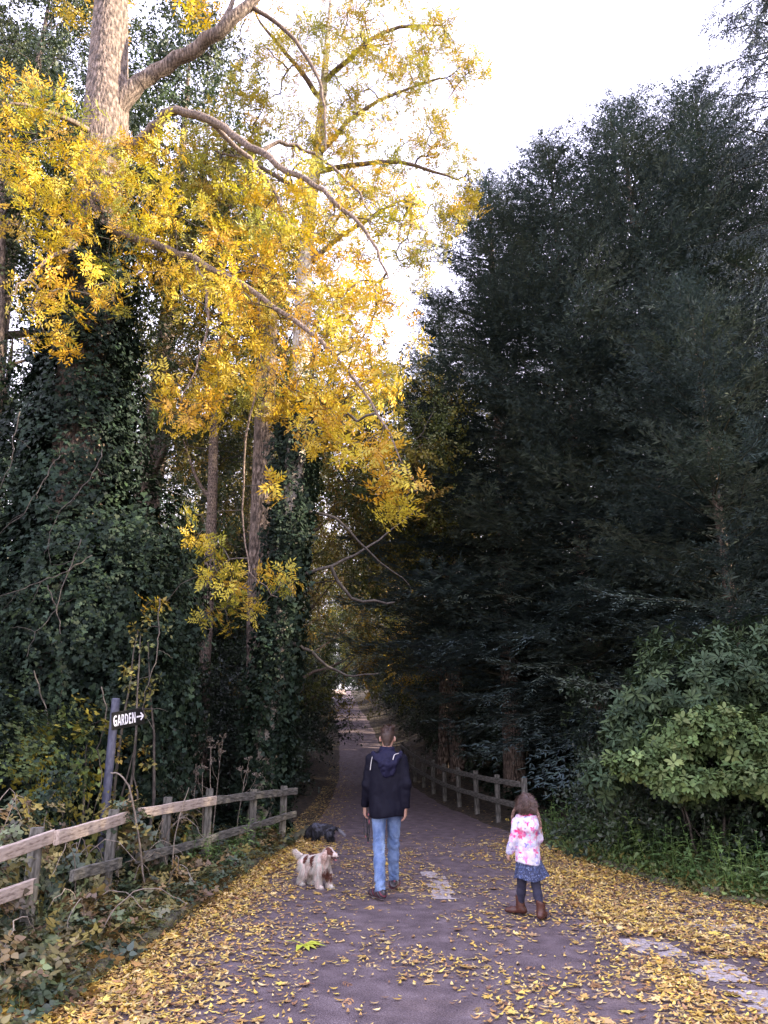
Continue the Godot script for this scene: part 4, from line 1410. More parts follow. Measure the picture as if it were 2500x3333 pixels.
func make_shrubs() -> void:
	rng.seed = 808
	# ivy hanging in banks round the ash
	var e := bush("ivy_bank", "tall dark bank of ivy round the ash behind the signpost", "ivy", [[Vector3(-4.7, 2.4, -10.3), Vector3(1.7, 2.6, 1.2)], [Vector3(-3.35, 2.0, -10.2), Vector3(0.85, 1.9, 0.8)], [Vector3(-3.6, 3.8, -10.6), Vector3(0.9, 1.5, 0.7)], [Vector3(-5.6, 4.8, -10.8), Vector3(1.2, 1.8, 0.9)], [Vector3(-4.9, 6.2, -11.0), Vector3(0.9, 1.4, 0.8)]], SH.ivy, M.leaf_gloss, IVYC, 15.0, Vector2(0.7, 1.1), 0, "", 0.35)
	# bare trailing stems in front of it
	for k in 9:
		var x := rf(-5.0, -2.7)
		var y := rf(2.2, 5.8)
		var z := -8.9 - 0.25 * rng.randf()
		var p := [Vector3(x, y, z)]
		var d := Vector3(rf(-0.5, 0.6), rf(-1.0, -0.3), rf(-0.1, 0.1)).normalized()
		for j in 5:
			d = (d + Vector3(rf(-0.45, 0.5), rf(-0.35, 0.25), rf(-0.15, 0.15))).normalized()
			p.push_back(p[j] + d * rf(0.22, 0.42))
		limb(e, "bare_stem", p, [0.008, 0.0075, 0.0065, 0.005, 0.0035, 0.002], M.twig, 4, 0.016)
		for j in [1, 2, 3, 4]:
			var q: Vector3 = p[j]
			var r := q + Vector3(rf(-0.3, 0.3), rf(-0.3, 0.12), rf(-0.1, 0.1))
			limb(e, "side_twig", [q, q.lerp(r, 0.5) + rdir() * 0.03, r], [0.004, 0.003, 0.0015], M.twig, 3, 0.008)
	bush("ivy_bank", "low bank of ivy with yellow leaves in it, left of the signpost", "ivy", [[Vector3(-4.4, 0.9, -8.2), Vector3(1.3, 1.1, 0.9)], [Vector3(-5.6, 1.6, -8.8), Vector3(1.1, 1.7, 0.9)]], SH.ivy, M.leaf_gloss, IVYC + [Color(0.09, 0.12, 0.04)], 19.0, Vector2(0.6, 0.95), 0, "", 0.35)
	bush("autumn_creeper", "streak of orange and yellow creeper leaves above the signpost", "creeper", [[Vector3(-2.95, 2.55, -9.25), Vector3(0.25, 0.75, 0.12)], [Vector3(-3.0, 1.25, -9.1), Vector3(0.35, 0.5, 0.15)]], SH.oval, M.leaf_soft, [Color(0.34, 0.22, 0.03), Color(0.22, 0.20, 0.04), Color(0.12, 0.13, 0.04), Color(0.10, 0.12, 0.04)], 18.0, Vector2(0.5, 0.8), 5, "", 0.5)
	bush("maple_sapling", "young maple with yellow spotted leaves beside the sign post foot", "sapling", [[Vector3(-3.55, 1.35, -8.9), Vector3(0.35, 0.45, 0.25)], [Vector3(-3.2, 0.85, -8.7), Vector3(0.3, 0.4, 0.2)]], SH.ivy, M.leaf_soft, [Color(0.08, 0.13, 0.04), Color(0.10, 0.15, 0.05), Color(0.35, 0.30, 0.04)], 7.0, Vector2(0.9, 1.3), 4)
	# understorey
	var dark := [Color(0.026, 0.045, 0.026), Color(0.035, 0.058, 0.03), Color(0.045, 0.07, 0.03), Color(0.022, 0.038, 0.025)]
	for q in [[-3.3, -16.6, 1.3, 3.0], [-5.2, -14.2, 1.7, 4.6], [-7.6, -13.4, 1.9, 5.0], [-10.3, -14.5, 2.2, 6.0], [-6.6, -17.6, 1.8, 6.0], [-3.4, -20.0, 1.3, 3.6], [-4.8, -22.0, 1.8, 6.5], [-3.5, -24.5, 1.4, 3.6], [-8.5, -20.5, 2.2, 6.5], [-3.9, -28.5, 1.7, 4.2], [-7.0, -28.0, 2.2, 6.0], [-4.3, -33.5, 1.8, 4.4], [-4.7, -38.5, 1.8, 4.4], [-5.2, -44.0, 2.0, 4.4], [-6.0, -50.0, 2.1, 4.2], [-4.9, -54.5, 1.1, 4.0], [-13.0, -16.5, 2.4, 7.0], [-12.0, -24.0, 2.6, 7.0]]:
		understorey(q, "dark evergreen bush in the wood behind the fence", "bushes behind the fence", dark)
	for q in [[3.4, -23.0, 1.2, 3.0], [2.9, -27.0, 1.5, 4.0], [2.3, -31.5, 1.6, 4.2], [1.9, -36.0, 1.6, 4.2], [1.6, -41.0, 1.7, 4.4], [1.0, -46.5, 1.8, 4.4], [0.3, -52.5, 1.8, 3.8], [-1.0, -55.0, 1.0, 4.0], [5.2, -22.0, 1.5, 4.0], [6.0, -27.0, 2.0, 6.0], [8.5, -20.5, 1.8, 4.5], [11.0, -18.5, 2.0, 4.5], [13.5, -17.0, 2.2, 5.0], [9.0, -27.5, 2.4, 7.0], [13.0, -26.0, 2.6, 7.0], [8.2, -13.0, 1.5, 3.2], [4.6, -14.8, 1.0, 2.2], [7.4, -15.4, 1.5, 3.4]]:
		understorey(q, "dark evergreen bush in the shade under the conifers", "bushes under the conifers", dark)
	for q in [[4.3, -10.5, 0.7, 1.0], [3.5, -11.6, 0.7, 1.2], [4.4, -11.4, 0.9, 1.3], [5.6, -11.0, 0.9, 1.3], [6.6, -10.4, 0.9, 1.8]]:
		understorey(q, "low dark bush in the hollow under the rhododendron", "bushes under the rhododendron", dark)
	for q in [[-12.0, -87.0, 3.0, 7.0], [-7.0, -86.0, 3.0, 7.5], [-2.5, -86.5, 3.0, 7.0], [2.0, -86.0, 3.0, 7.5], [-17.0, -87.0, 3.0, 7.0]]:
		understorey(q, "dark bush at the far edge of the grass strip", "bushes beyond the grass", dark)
	# rhododendron and the paler laurel in front of it
	rng.seed = 818
	bush("rhododendron", "big dark rhododendron with whorls of long leaves on the right verge", "shrub", [[Vector3(4.35, 2.25, -10.3), Vector3(1.05, 0.70, 0.75)], [Vector3(3.55, 1.85, -10.3), Vector3(0.55, 0.48, 0.5)], [Vector3(5.4, 2.25, -10.4), Vector3(1.0, 0.9, 0.8)], [Vector3(2.85, 1.12, -10.2), Vector3(0.26, 0.26, 0.25)], [Vector3(3.2, 1.6, -10.2), Vector3(0.32, 0.40, 0.34)], [Vector3(5.6, 1.2, -10.4), Vector3(0.8, 0.6, 0.6)]], SH.whorl, M.leaf_gloss, [Color(0.048, 0.078, 0.042), Color(0.062, 0.095, 0.05), Color(0.04, 0.066, 0.038), Color(0.075, 0.11, 0.05)], 66.0, Vector2(0.8, 1.15), 3, "", 0.45, 300, "leaf_whorl")
	bush("laurel_bush", "lighter green bush of rounded leaves in front of the dark rhododendron", "shrub", [[Vector3(3.9, 1.72, -9.55), Vector3(0.55, 0.26, 0.45)], [Vector3(4.5, 1.62, -9.5), Vector3(0.55, 0.3, 0.45)], [Vector3(3.15, 1.32, -9.55), Vector3(0.42, 0.16, 0.32)], [Vector3(3.6, 1.12, -9.35), Vector3(0.45, 0.16, 0.32)], [Vector3(4.4, 1.2, -9.2), Vector3(0.5, 0.2, 0.35)], [Vector3(5.0, 1.35, -9.4), Vector3(0.6, 0.4, 0.45)], [Vector3(3.55, 1.5, -9.6), Vector3(0.35, 0.22, 0.3)], [Vector3(4.9, 0.9, -9.25), Vector3(0.45, 0.2, 0.35)]], SH.round_whorl, M.leaf_gloss, [Color(0.085, 0.135, 0.05), Color(0.105, 0.155, 0.055), Color(0.07, 0.11, 0.045), Color(0.135, 0.175, 0.065)], 150.0, Vector2(0.75, 1.15), 0, "", 0.4, 300, "leaf_cluster", -0.2)


func understorey(q: Array, label: String, group: String, cols: Array) -> void:
	var x: float = q[0]
	var z: float = q[1]
	var r: float = q[2]
	var h: float = q[3]
	var y := ground_at(x, z)
	if -z < 60.0 and -z > 12.5:
		var look := "tall" if h > 5.2 else ("broad" if r > 1.65 else "small")
		var where := "beside the road" if absf(x) < 4.0 and -z < 30.0 else ("beside the climbing path" if absf(x) < 6.2 and -z >= 30.0 else "deep in the wood")
		label = label.replace("dark evergreen bush", look + " dark evergreen bush " + where).replace(" in the wood behind", " behind").replace(" in the shade under", " under")
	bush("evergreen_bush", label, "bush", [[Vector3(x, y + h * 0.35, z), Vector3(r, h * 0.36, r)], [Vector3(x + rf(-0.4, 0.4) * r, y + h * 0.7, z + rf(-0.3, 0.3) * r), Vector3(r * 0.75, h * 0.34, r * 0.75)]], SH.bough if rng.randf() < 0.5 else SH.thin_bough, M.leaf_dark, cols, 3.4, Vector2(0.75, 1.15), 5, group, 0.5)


# ---------------------------------------------------------------- fences and sign
func plank(root: Node3D, called: String, a: Vector3, b: Vector3, tall: float, thick: float, m: Material, rough := 0.006, splinter := false) -> void:
	var mb := MB.new()
	var d := b - a
	var ln := d.length()
	# local x runs along the board so that the grain does as well; the board is cut in stations that wander a little
	var n := maxi(2, int(ln / 0.3))
	var ring := []
	var bev := minf(thick, tall) * 0.18
	for k in n + 1:
		var t := k / float(n)
		var x := (t - 0.5) * ln
		var hy := tall * 0.5 + rf(-rough, rough)
		var hz := thick * 0.5
		var oy := rf(-rough, rough)
		var row := []
		for c in [[-1, -1, 0], [-1, -1, 1], [1, -1, 1], [1, -1, 0], [1, 1, 0], [1, 1, 1], [-1, 1, 1], [-1, 1, 0]]:
			# corners in order round the section: (z sign, y sign), bevelled
			var zz: float = c[0] * (hz - (bev if c[2] == 1 else 0.0))
			var yy: float = c[1] * (hy - (bev if c[2] == 0 else 0.0)) + oy
			var xx := x
			if splinter and k == n:
				xx += rf(-0.12, 0.06)
			row.push_back(mb.vert(Vector3(xx, yy, zz), W))
		ring.push_back(row)
	for k in n:
		for j in 8:
			var j2 := (j + 1) % 8
			mb.quad(ring[k][j], ring[k + 1][j], ring[k + 1][j2], ring[k][j2])
	for e in [0, n]:
		var r0 := []
		for j in 8:
			r0.push_back(mb.vert(mb.v[ring[e][j]], W))
		for j in range(1, 7):
			if e == 0:
				mb.tri(r0[0], r0[j], r0[j + 1])
			else:
				mb.tri(r0[0], r0[j + 1], r0[j])
	var o := part(called, mb.commit(), m, root, false)
	var x := d.normalized()
	var z := x.cross(Vector3.UP)
	if z.length() < 0.2:
		z = Vector3(0.25, 0, 1) - x * x.dot(Vector3(0.25, 0, 1))
	z = z.normalized()
	o.transform = Transform3D(Basis(x, z.cross(x), z), (a + b) * 0.5 - root.position)


func post(root: Node3D, at: Vector3, top: float, w: float, m: Material) -> void:
	plank(root, "post", Vector3(at.x, ground_at(at.x, at.z) - 0.15, at.z), Vector3(at.x + rf(-0.02, 0.02), top, at.z + rf(-0.02, 0.02)), w, w * 0.85, m, 0.003)


func make_fences() -> void:
	rng.seed = 909
	var f := thing("wooden_fence", "weathered post and rail fence with pale mended top rails along the left verge", "fence", Vector3(-2.68, 0.0, -7.9))
	var side := Vector3(0.07, 0, 0)
	plank(f, "top_rail", Vector3(-2.70, 0.83, -4.2) + side, Vector3(-2.71, 0.87, -6.45) + side, 0.105, 0.04, M.new_wood, 0.004, true)
	plank(f, "top_rail", Vector3(-2.71, 0.865, -6.40) + side * 1.6, Vector3(-2.66, 0.87, -8.10) + side, 0.105, 0.04, M.new_wood, 0.004)
	plank(f, "top_rail", Vector3(-2.65, 0.88, -8.20) + side, Vector3(-2.25, 0.87, -10.30) + side, 0.105, 0.04, M.new_wood, 0.005)
	plank(f, "top_rail", Vector3(-2.25, 0.87, -10.32) + side, Vector3(-1.5, 0.82, -13.0) + side, 0.105, 0.04, M.old_wood, 0.006)
	plank(f, "lower_rail", Vector3(-2.70, 0.62, -4.4) + side, Vector3(-2.71, 0.56, -6.15) + side, 0.10, 0.04, M.new_wood, 0.005, true)
	plank(f, "lower_rail", Vector3(-2.70, 0.52, -6.9) + side, Vector3(-2.66, 0.46, -8.0) + side, 0.10, 0.04, M.old_wood)
	plank(f, "lower_rail", Vector3(-2.62, 0.44, -8.4) + side, Vector3(-2.28, 0.40, -10.25) + side, 0.10, 0.04, M.old_wood)
	plank(f, "lower_rail", Vector3(-2.28, 0.41, -10.27) + side, Vector3(-1.5, 0.48, -12.95) + side, 0.095, 0.04, M.old_wood)
	for p in [[Vector3(-2.72, 0, -4.8), 0.93], [Vector3(-2.72, 0, -6.35), 0.95], [Vector3(-2.69, 0, -7.95), 0.95], [Vector3(-2.50, 0, -9.26), 0.98], [Vector3(-2.27, 0, -10.31), 1.01], [Vector3(-1.90, 0, -11.61), 0.93], [Vector3(-1.60, 0, -12.63), 0.92]]:
		post(f, p[0], p[1], 0.10, M.old_wood)
	var g := thing("field_fence", "dark post and rail fence bending along the road under the conifers", "fence", Vector3(2.45, 0.0, -15.0))
	var s := 14.6
	var last := Vector3.ZERO
	while s < 29.0:
		var p := Vector3(along(RIGHT, s) + 0.16, 0, -s)
		p.y = along(PROFILE, s)
		post(g, p, p.y + 0.95, 0.10, M.old_wood)
		if last != Vector3.ZERO:
			for h in [0.84, 0.46]:
				plank(g, "rail", last + Vector3(-0.07, h, 0), p + Vector3(-0.07, h, 0), 0.10, 0.035, M.old_wood)
		last = p
		s += 1.5


func make_sign() -> void:
	rng.seed = 919
	var root := thing("signpost", "slate blue round post with a small black garden sign and white arrow", "signpost", Vector3(-3.0, -0.05, -8.6))
	var mb := MB.new()
	mb.tube(pts([Vector3(-3.0, -0.15, -8.6), Vector3(-3.0, 1.0, -8.6), Vector3(-3.005, 2.045, -8.6), Vector3(-3.005, 2.06, -8.6)]), PackedFloat32Array([0.047, 0.046, 0.045, 0.038]), 20, W)
	part("post", mb.commit(), M.metal_post, root)
	var x := Vector3(0.44, 0, -0.90).normalized()
	var n := Vector3(0.90, 0, 0.44).normalized()
	x = x.rotated(n, deg_to_rad(9.0))
	var y := n.cross(x)
	mb = MB.new()
	mb.box(Transform3D.IDENTITY, Vector3(0.50, 0.19, 0.012), 0.004, lin(0.008, 0.008, 0.011))
	var board := part("sign_board", mb.commit(), mat(0.45), root, false)
	board.transform = Transform3D(Basis(x, y, n), Vector3(-3.005, 1.82, -8.6) + n * 0.053 + x * 0.165 - root.position)
	var font := SystemFont.new()
	font.font_names = PackedStringArray(["Droid Sans"])
	font.font_weight = 700
	var t := TextMesh.new()
	t.font = font
	t.text = "GARDEN"
	t.font_size = 48
	t.pixel_size = 0.0026
	t.depth = 0.003
	var white := StandardMaterial3D.new()
	white.albedo_color = Color(0.92, 0.92, 0.95)
	white.roughness = 0.6
	var w := MeshInstance3D.new()
	w.name = "lettering"
	w.mesh = t
	w.material_override = white
	var box := t.get_aabb()
	w.scale = Vector3(0.33 / box.size.x, 0.115 / box.size.y, 1)
	w.position = Vector3(-0.065 - (box.position.x + box.size.x * 0.5) * w.scale.x, -(box.position.y + box.size.y * 0.5) * w.scale.y, 0.0085)
	board.add_child(w)
	mb = MB.new()
	mb.box(Transform3D(Basis.IDENTITY, Vector3(0.17, 0, 0.0075)), Vector3(0.10, 0.018, 0.003), 0.0005, W)
	for sg in [-1.0, 1.0]:
		mb.box(Transform3D(Basis(Vector3(0, 0, 1), sg * 0.75), Vector3(0.205, -sg * 0.019, 0.0078)), Vector3(0.062, 0.018, 0.003), 0.0005, W)
	part("arrow", mb.commit(), white, board, false)


# ---------------------------------------------------------------- verges
func nettle(h: float, pairs: int) -> ArrayMesh:
	var mb := MB.new()
	var bend := Vector3(rf(-0.15, 0.15), 0, rf(-0.15, 0.15)) * h
	mb.tube(pts([Vector3.ZERO, Vector3(0, h * 0.5, 0) + bend * 0.3, Vector3(0, h, 0) + bend]), PackedFloat32Array([0.004, 0.003, 0.0015]), 4, lin(0.8, 0.9, 0.6), 0.0, 0, false)
	for k in pairs:
		var t := (k + 1.0) / pairs
		var p := Vector3(0, h * t, 0) + bend * t * t
		var a := k * PI / 2 + rf(-0.2, 0.2)
		for sg in [0.0, PI]:
			var d := Vector3(cos(a + sg), rf(-0.25, 0.35) + t * 0.3, sin(a + sg)).normalized()
			var n := (Vector3.UP - d * d.y).normalized()
			var s := lerpf(0.11, 0.05, t * t) * rf(0.8, 1.2)
			var col := tone(0.15)
			# stalk, then a toothed blade of eight facets
			var side := d.cross(n).normalized()
			var b0 := p + d * s * 0.25
			var m := mb.vert(b0 + d * s * 0.35 - n * s * 0.03, col)
			var first := mb.v.size()
			for q in [Vector2(0, 0), Vector2(-0.22, 0.08), Vector2(-0.30, 0.3), Vector2(-0.2, 0.42), Vector2(-0.2, 0.6), Vector2(-0.08, 0.7), Vector2(0, 1.05), Vector2(0.08, 0.7), Vector2(0.2, 0.6), Vector2(0.2, 0.42), Vector2(0.30, 0.3), Vector2(0.22, 0.08)]:
				mb.vert(b0 + side * q.x * s + d * q.y * s + n * (absf(q.x) * 0.25 - q.y * q.y * 0.25) * s, col)
			for j in 12:
				mb.tri(m, first + j, first + (j + 1) % 12)
			mb.tri(mb.vert(p, col), first + 11, first + 1)
	return mb.commit()


const OVATE := [Vector2(0, 0), Vector2(-0.2, 0.06), Vector2(-0.34, 0.28), Vector2(-0.30, 0.5), Vector2(-0.16, 0.78), Vector2(0, 1.02), Vector2(0.16, 0.78), Vector2(0.30, 0.5), Vector2(0.34, 0.28), Vector2(0.2, 0.06)]


func bramble_leaf() -> ArrayMesh:
	var mb := MB.new()
	for k in 7:
		var p := Vector3(rf(-0.13, 0.13), rf(-0.03, 0.08), rf(-0.13, 0.13))
		var n := (Vector3.UP + rdir() * 0.5).normalized()
		var d := rdir()
		d = (d - n * d.dot(n)).normalized()
		var s := rf(0.05, 0.085)
		var side := d.cross(n).normalized()
		for e in [d, (d * 0.15 + side).normalized(), (d * 0.15 - side).normalized()]:
			mb.lobed(p + e * s * 0.2, e, n, s * (1.1 if e == d else 0.85), OVATE, rf(-0.35, 0.2), tone(0.2))
	return mb.commit()


func tuft() -> ArrayMesh:
	var mb := MB.new()
	for k in 22:
		var a := rng.randf() * TAU
		var d := Vector3(cos(a) * rf(0.2, 0.8), 1.0, sin(a) * rf(0.2, 0.8)).normalized()
		var s := rf(0.08, 0.2)
		var side := d.cross(Vector3.UP).normalized() * 0.003
		var b := Vector3(rf(-0.05, 0.05), 0, rf(-0.05, 0.05))
		var col := tone(0.2)
		var i0 := mb.vert(b - side, col)
		var i1 := mb.vert(b + side, col)
		var i2 := mb.vert(b + d * s * 0.6 + side * 0.8, col)
		var i3 := mb.vert(b + d * s * 0.6 - side * 0.8, col)
		var i4 := mb.vert(b + d * s + Vector3(d.x, -0.5, d.z) * s * 0.3, col)
		mb.quad(i0, i1, i2, i3)
		mb.tri(i3, i2, i4)
	return mb.commit()


func scatter(called: String, label: String, category: String, shapes: Array, m: Material, cols: Array, n: int, where: Callable, size: Vector2, lift := 0.0, tilt := 0.3) -> void:
	var xf := []
	var cc := []
	for s in shapes:
		var e: Array[Transform3D] = []
		xf.push_back(e)
		cc.push_back(PackedColorArray())
	var made := 0
	for k in n * 6:
		if made >= n:
			break
		var p: Vector3 = where.call()
		if p == Vector3.ZERO:
			continue
		made += 1
		p.y = ground_at(p.x, p.z) + lift * rng.randf()
		var which := rng.randi_range(0, shapes.size() - 1)
		xf[which].push_back(frame(p, Vector3.UP + rdir() * tilt, rdir(), rf(size.x, size.y)))
		cc[which].push_back(mixc(cols, 0.2))
	var root := thing(called, label, category, Vector3.ZERO)
	tag(root, "", "", "", "stuff")
	for k in shapes.size():
		if xf[k].size() > 0:
			multi("leaves", shapes[k], m, xf[k], cc[k], root)


func make_verges() -> void:
	rng.seed = 1001
	SH.bramble = [bramble_leaf(), bramble_leaf(), bramble_leaf()]
	SH.tuft = [tuft(), tuft()]
	var green := [Color(0.11, 0.19, 0.06), Color(0.14, 0.23, 0.075), Color(0.10, 0.18, 0.06), Color(0.19, 0.28, 0.09)]
	var mixed := [Color(0.05, 0.075, 0.04), Color(0.06, 0.09, 0.05), Color(0.10, 0.13, 0.05), Color(0.04, 0.06, 0.035), Color(0.16, 0.14, 0.05), Color(0.25, 0.20, 0.05), Color(0.26, 0.17, 0.07), Color(0.14, 0.09, 0.05)]
	# left strip between kerb and fence, and what grows behind the fence
	scatter("verge_cover", "tangle of bramble and ivy leaves on the ground along the fence", "ground cover", SH.bramble, M.leaf_dark, mixed, 1700, func():
		var s := rf(4.4, 13.0)
		var x := along(LEFT, s) + 0.02 - 1.6 * rng.randf()
		return Vector3(x, 0, -s), Vector2(0.5, 0.95), 0.16, 0.5)
	scatter("ivy_cover", "low ivy and weeds on the floor of the wood behind the fence", "ground cover", SH.ivy, M.leaf_gloss, IVYC, 900, func():
		var s := rf(5.0, 26.0)
		return Vector3(along(LEFT, s) - 1.1 - 8.0 * pow(rng.randf(), 1.5), 0, -s), Vector2(0.9, 1.5), 0.12, 0.4)
	scatter("right_verge_cover", "low green weeds and ground ivy along the right hand kerb", "ground cover", SH.oval, M.leaf_soft, green + [Color(0.15, 0.15, 0.05), Color(0.22, 0.19, 0.05)], 3600, func():
		var s := rf(7.5, 14.5)
		var x := along(RIGHT, s) + 0.03 + 1.9 * pow(rng.randf(), 1.3)
		return Vector3(x, 0, -s) if x < 9.0 else Vector3.ZERO, Vector2(0.45, 0.85), 0.10, 0.5)
	scatter("right_wood_floor", "dark ivy and fallen leaves on the ground under the conifers", "ground cover", SH.ivy, M.leaf_gloss, IVYC, 800, func():
		var s := rf(9.5, 24.0)
		return Vector3(along(RIGHT, s) + 1.2 + 9.0 * rng.randf(), 0, -s), Vector2(0.8, 1.4), 0.1, 0.4)
	scatter("grass", "short grass blades along both kerbs", "grass", SH.tuft, M.leaf_soft, green, 700, func():
		var s := rf(5.0, 14.0)
		if rng.randf() < 0.4:
			return Vector3(along(LEFT, s) - 0.14 - 0.35 * rng.randf(), 0, -s)
		var x := along(RIGHT, s) + 0.14 + 0.8 * rng.randf()
		return Vector3(x, 0, -s) if x < 9.0 else Vector3.ZERO, Vector2(0.5, 1.0), 0.0, 0.2)
	# bramble bushes through and under the rails
	for q in [[Vector3(-2.45, 0.14, -5.3), Vector3(0.36, 0.22, 0.5), "sprawling bramble with grey green leaves at the near end of the fence"], [Vector3(-2.98, 0.34, -6.0), Vector3(0.36, 0.4, 0.55), "tall bramble hiding the foot of the broken rail"], [Vector3(-2.40, 0.13, -6.7), Vector3(0.32, 0.2, 0.5), "bramble with yellow leaves over the kerb"], [Vector3(-2.85, 0.30, -7.5), Vector3(0.26, 0.32, 0.45), "bramble climbing through the lower rails beside the dark board"], [Vector3(-2.6, 0.75, -8.15), Vector3(0.22, 0.28, 0.2), "ivy and bramble knot hanging over the joint of the pale top rails"], [Vector3(-2.32, 0.14, -8.5), Vector3(0.28, 0.2, 0.5), "dark bramble below the middle of the fence"], [Vector3(-2.62, 0.32, -9.4), Vector3(0.24, 0.32, 0.4), "bramble round the tall fence post"], [Vector3(-3.4, 0.5, -7.2), Vector3(0.6, 0.55, 0.7), "bramble mound behind the fence"], [Vector3(-3.0, 0.4, -10.6), Vector3(0.6, 0.5, 0.7), "bramble mound below the ivy bank"]]:
		var o := bush("bramble_bush", q[2], "bramble", [[q[0], q[1]]], SH.bramble, M.leaf_dark, mixed, 50.0, Vector2(0.55, 0.95), 0, "", 0.6)
		for k in 4:
			var a: Vector3 = q[0] + Vector3(rf(-0.5, 0.5) * q[1].x, -q[0].y, rf(-0.6, 0.6) * q[1].z)
			a.y = ground_at(a.x, a.z) - 0.02
			var d := Vector3(rf(-0.3, 0.6), 0, rf(-0.7, 0.7))
			limb(o, "stem", [a, a + Vector3(0, q[1].y * 1.6, 0) + d * 0.3, a + Vector3(0, q[1].y * 2.1, 0) + d * 0.7, a + Vector3(0, q[1].y * 1.5, 0) + d * 1.15], [0.006, 0.005, 0.004, 0.002], M.dead_stem, 4, 0.015)
	# nettles
	var kinds := []
	for k in 6:
		kinds.push_back(nettle(rf(0.3, 0.55), rng.randi_range(5, 8)))
	var tones := []
	for c in green:
		var m: StandardMaterial3D = M.leaf_soft.duplicate()
		m.albedo_color = (c as Color).linear_to_srgb()
		tones.push_back(m)
	for k in 46:
		var s := rf(9.6, 13.4)
		var p := Vector3(along(LEFT, s) - 0.12 - 0.55 * rng.randf(), 0, -s)
		nettle_at(p, kinds, tones, rf(0.7, 1.15), "green nettle between the kerb and the far end of the left fence", "nettles by the left fence")
	for k in 150:
		var s := rf(7.9, 14.2)
		var p := Vector3(along(RIGHT, s) + 0.12 + 1.3 * rng.randf() * rng.randf(), 0, -s)
		if k > 115:
			p = Vector3(rf(3.9, 5.4), 0, rf(-8.2, -10.0))
		nettle_at(p, kinds, tones, rf(0.85, 1.4), "green nettle growing on the right hand verge", "nettles on the right verge")
	# dead hogweed
	for q in [[-2.75, -10.2, 1.55], [-2.6, -10.9, 1.35], [-2.45, -11.4, 1.5], [-2.85, -11.2, 1.7], [-2.2, -11.9, 1.25], [-2.35, -10.5, 1.2], [-2.6, -12.2, 1.6]]:
		umbel(Vector3(q[0], ground_at(q[0], q[1]), q[1]), q[2])
	# two arching dead stems in front of the fence
	var o := thing("arching_stem", "pale dead stem arching over the top rail with its tip hanging down", "stem", Vector3(-2.5, 0.05, -7.9))
	limb(o, "stalk", [Vector3(-2.38, 0.05, -8.3), Vector3(-2.45, 0.7, -8.05), Vector3(-2.52, 1.12, -7.9), Vector3(-2.62, 1.28, -7.85), Vector3(-2.72, 1.3, -7.85)], [0.010, 0.010, 0.009, 0.008, 0.006], M.dead_stem, 6, 0.006)
	o = thing("arching_stem", "thin pale dead stem standing up beside the tall fence post", "stem", Vector3(-2.3, 0.05, -8.9))
	limb(o, "stalk", [Vector3(-2.3, 0.02, -8.9), Vector3(-2.32, 0.5, -8.95), Vector3(-2.26, 0.9, -8.95), Vector3(-2.2, 1.1, -8.95)], [0.008, 0.007, 0.006, 0.004], M.dead_stem, 5, 0.006)


func nettle_at(p: Vector3, kinds: Array, tones: Array, s: float, label: String, group: String) -> void:
	var o := MeshInstance3D.new()
	o.mesh = kinds[rng.randi_range(0, kinds.size() - 1)]
	o.material_override = tones[rng.randi_range(0, tones.size() - 1)]
	o.name = numbered("nettle_plant")
	add_child(o)
	o.position = Vector3(p.x, ground_at(p.x, p.z) - 0.01, p.z)
	o.rotation = Vector3(rf(-0.2, 0.2), rng.randf() * TAU, rf(-0.2, 0.2))
	o.scale = Vector3.ONE * s
	tag(o, label, "nettle", group)


func umbel(p: Vector3, h: float) -> void:
	var o := thing("dead_hogweed", "tall dry hogweed stalk with withered flower heads behind the fence", "dead plant", p, "dry hogweeds behind the fence")
	var lean := Vector3(rf(-0.15, 0.2), 0, rf(-0.1, 0.1)) * h
	var top := p + Vector3(0, h, 0) + lean
	limb(o, "stalk", [p + Vector3(0, -0.05, 0), p + Vector3(0, h * 0.5, 0) + lean * 0.35, top], [0.009, 0.007, 0.004], M.dead_stem, 5, 0.008)
	var heads := [top]
	for k in 3:
		var a := p + Vector3(0, h * rf(0.55, 0.8), 0) + lean * 0.6
		var w := rng.randf() * TAU
		var b := a + Vector3(cos(w) * 0.22, rf(0.15, 0.3), sin(w) * 0.2)
		limb(o, "side_stalk", [a, a.lerp(b, 0.5) + Vector3(cos(w), -0.3, sin(w)) * 0.04, b], [0.004, 0.003, 0.002], M.dead_stem, 4, 0.004)
		heads.push_back(b)
	for c in heads:
		var mb := MB.new()
		for k in 14:
			var d := Vector3(rng.randfn(), rf(0.5, 1.3), rng.randfn()).normalized() * rf(0.05, 0.085)
			mb.tube(pts([c, c + d]), PackedFloat32Array([0.0012, 0.001]), 3, lin(0.9, 0.85, 0.8), 0.0, 0, false)
			for j in 5:
				mb.leaf2(c + d, rdir(), rdir(), 0.016, 0.012, 0.0, lin(1.5, 1.4, 1.3))
		part("flower_head", mb.commit(), M.dead_stem, o)


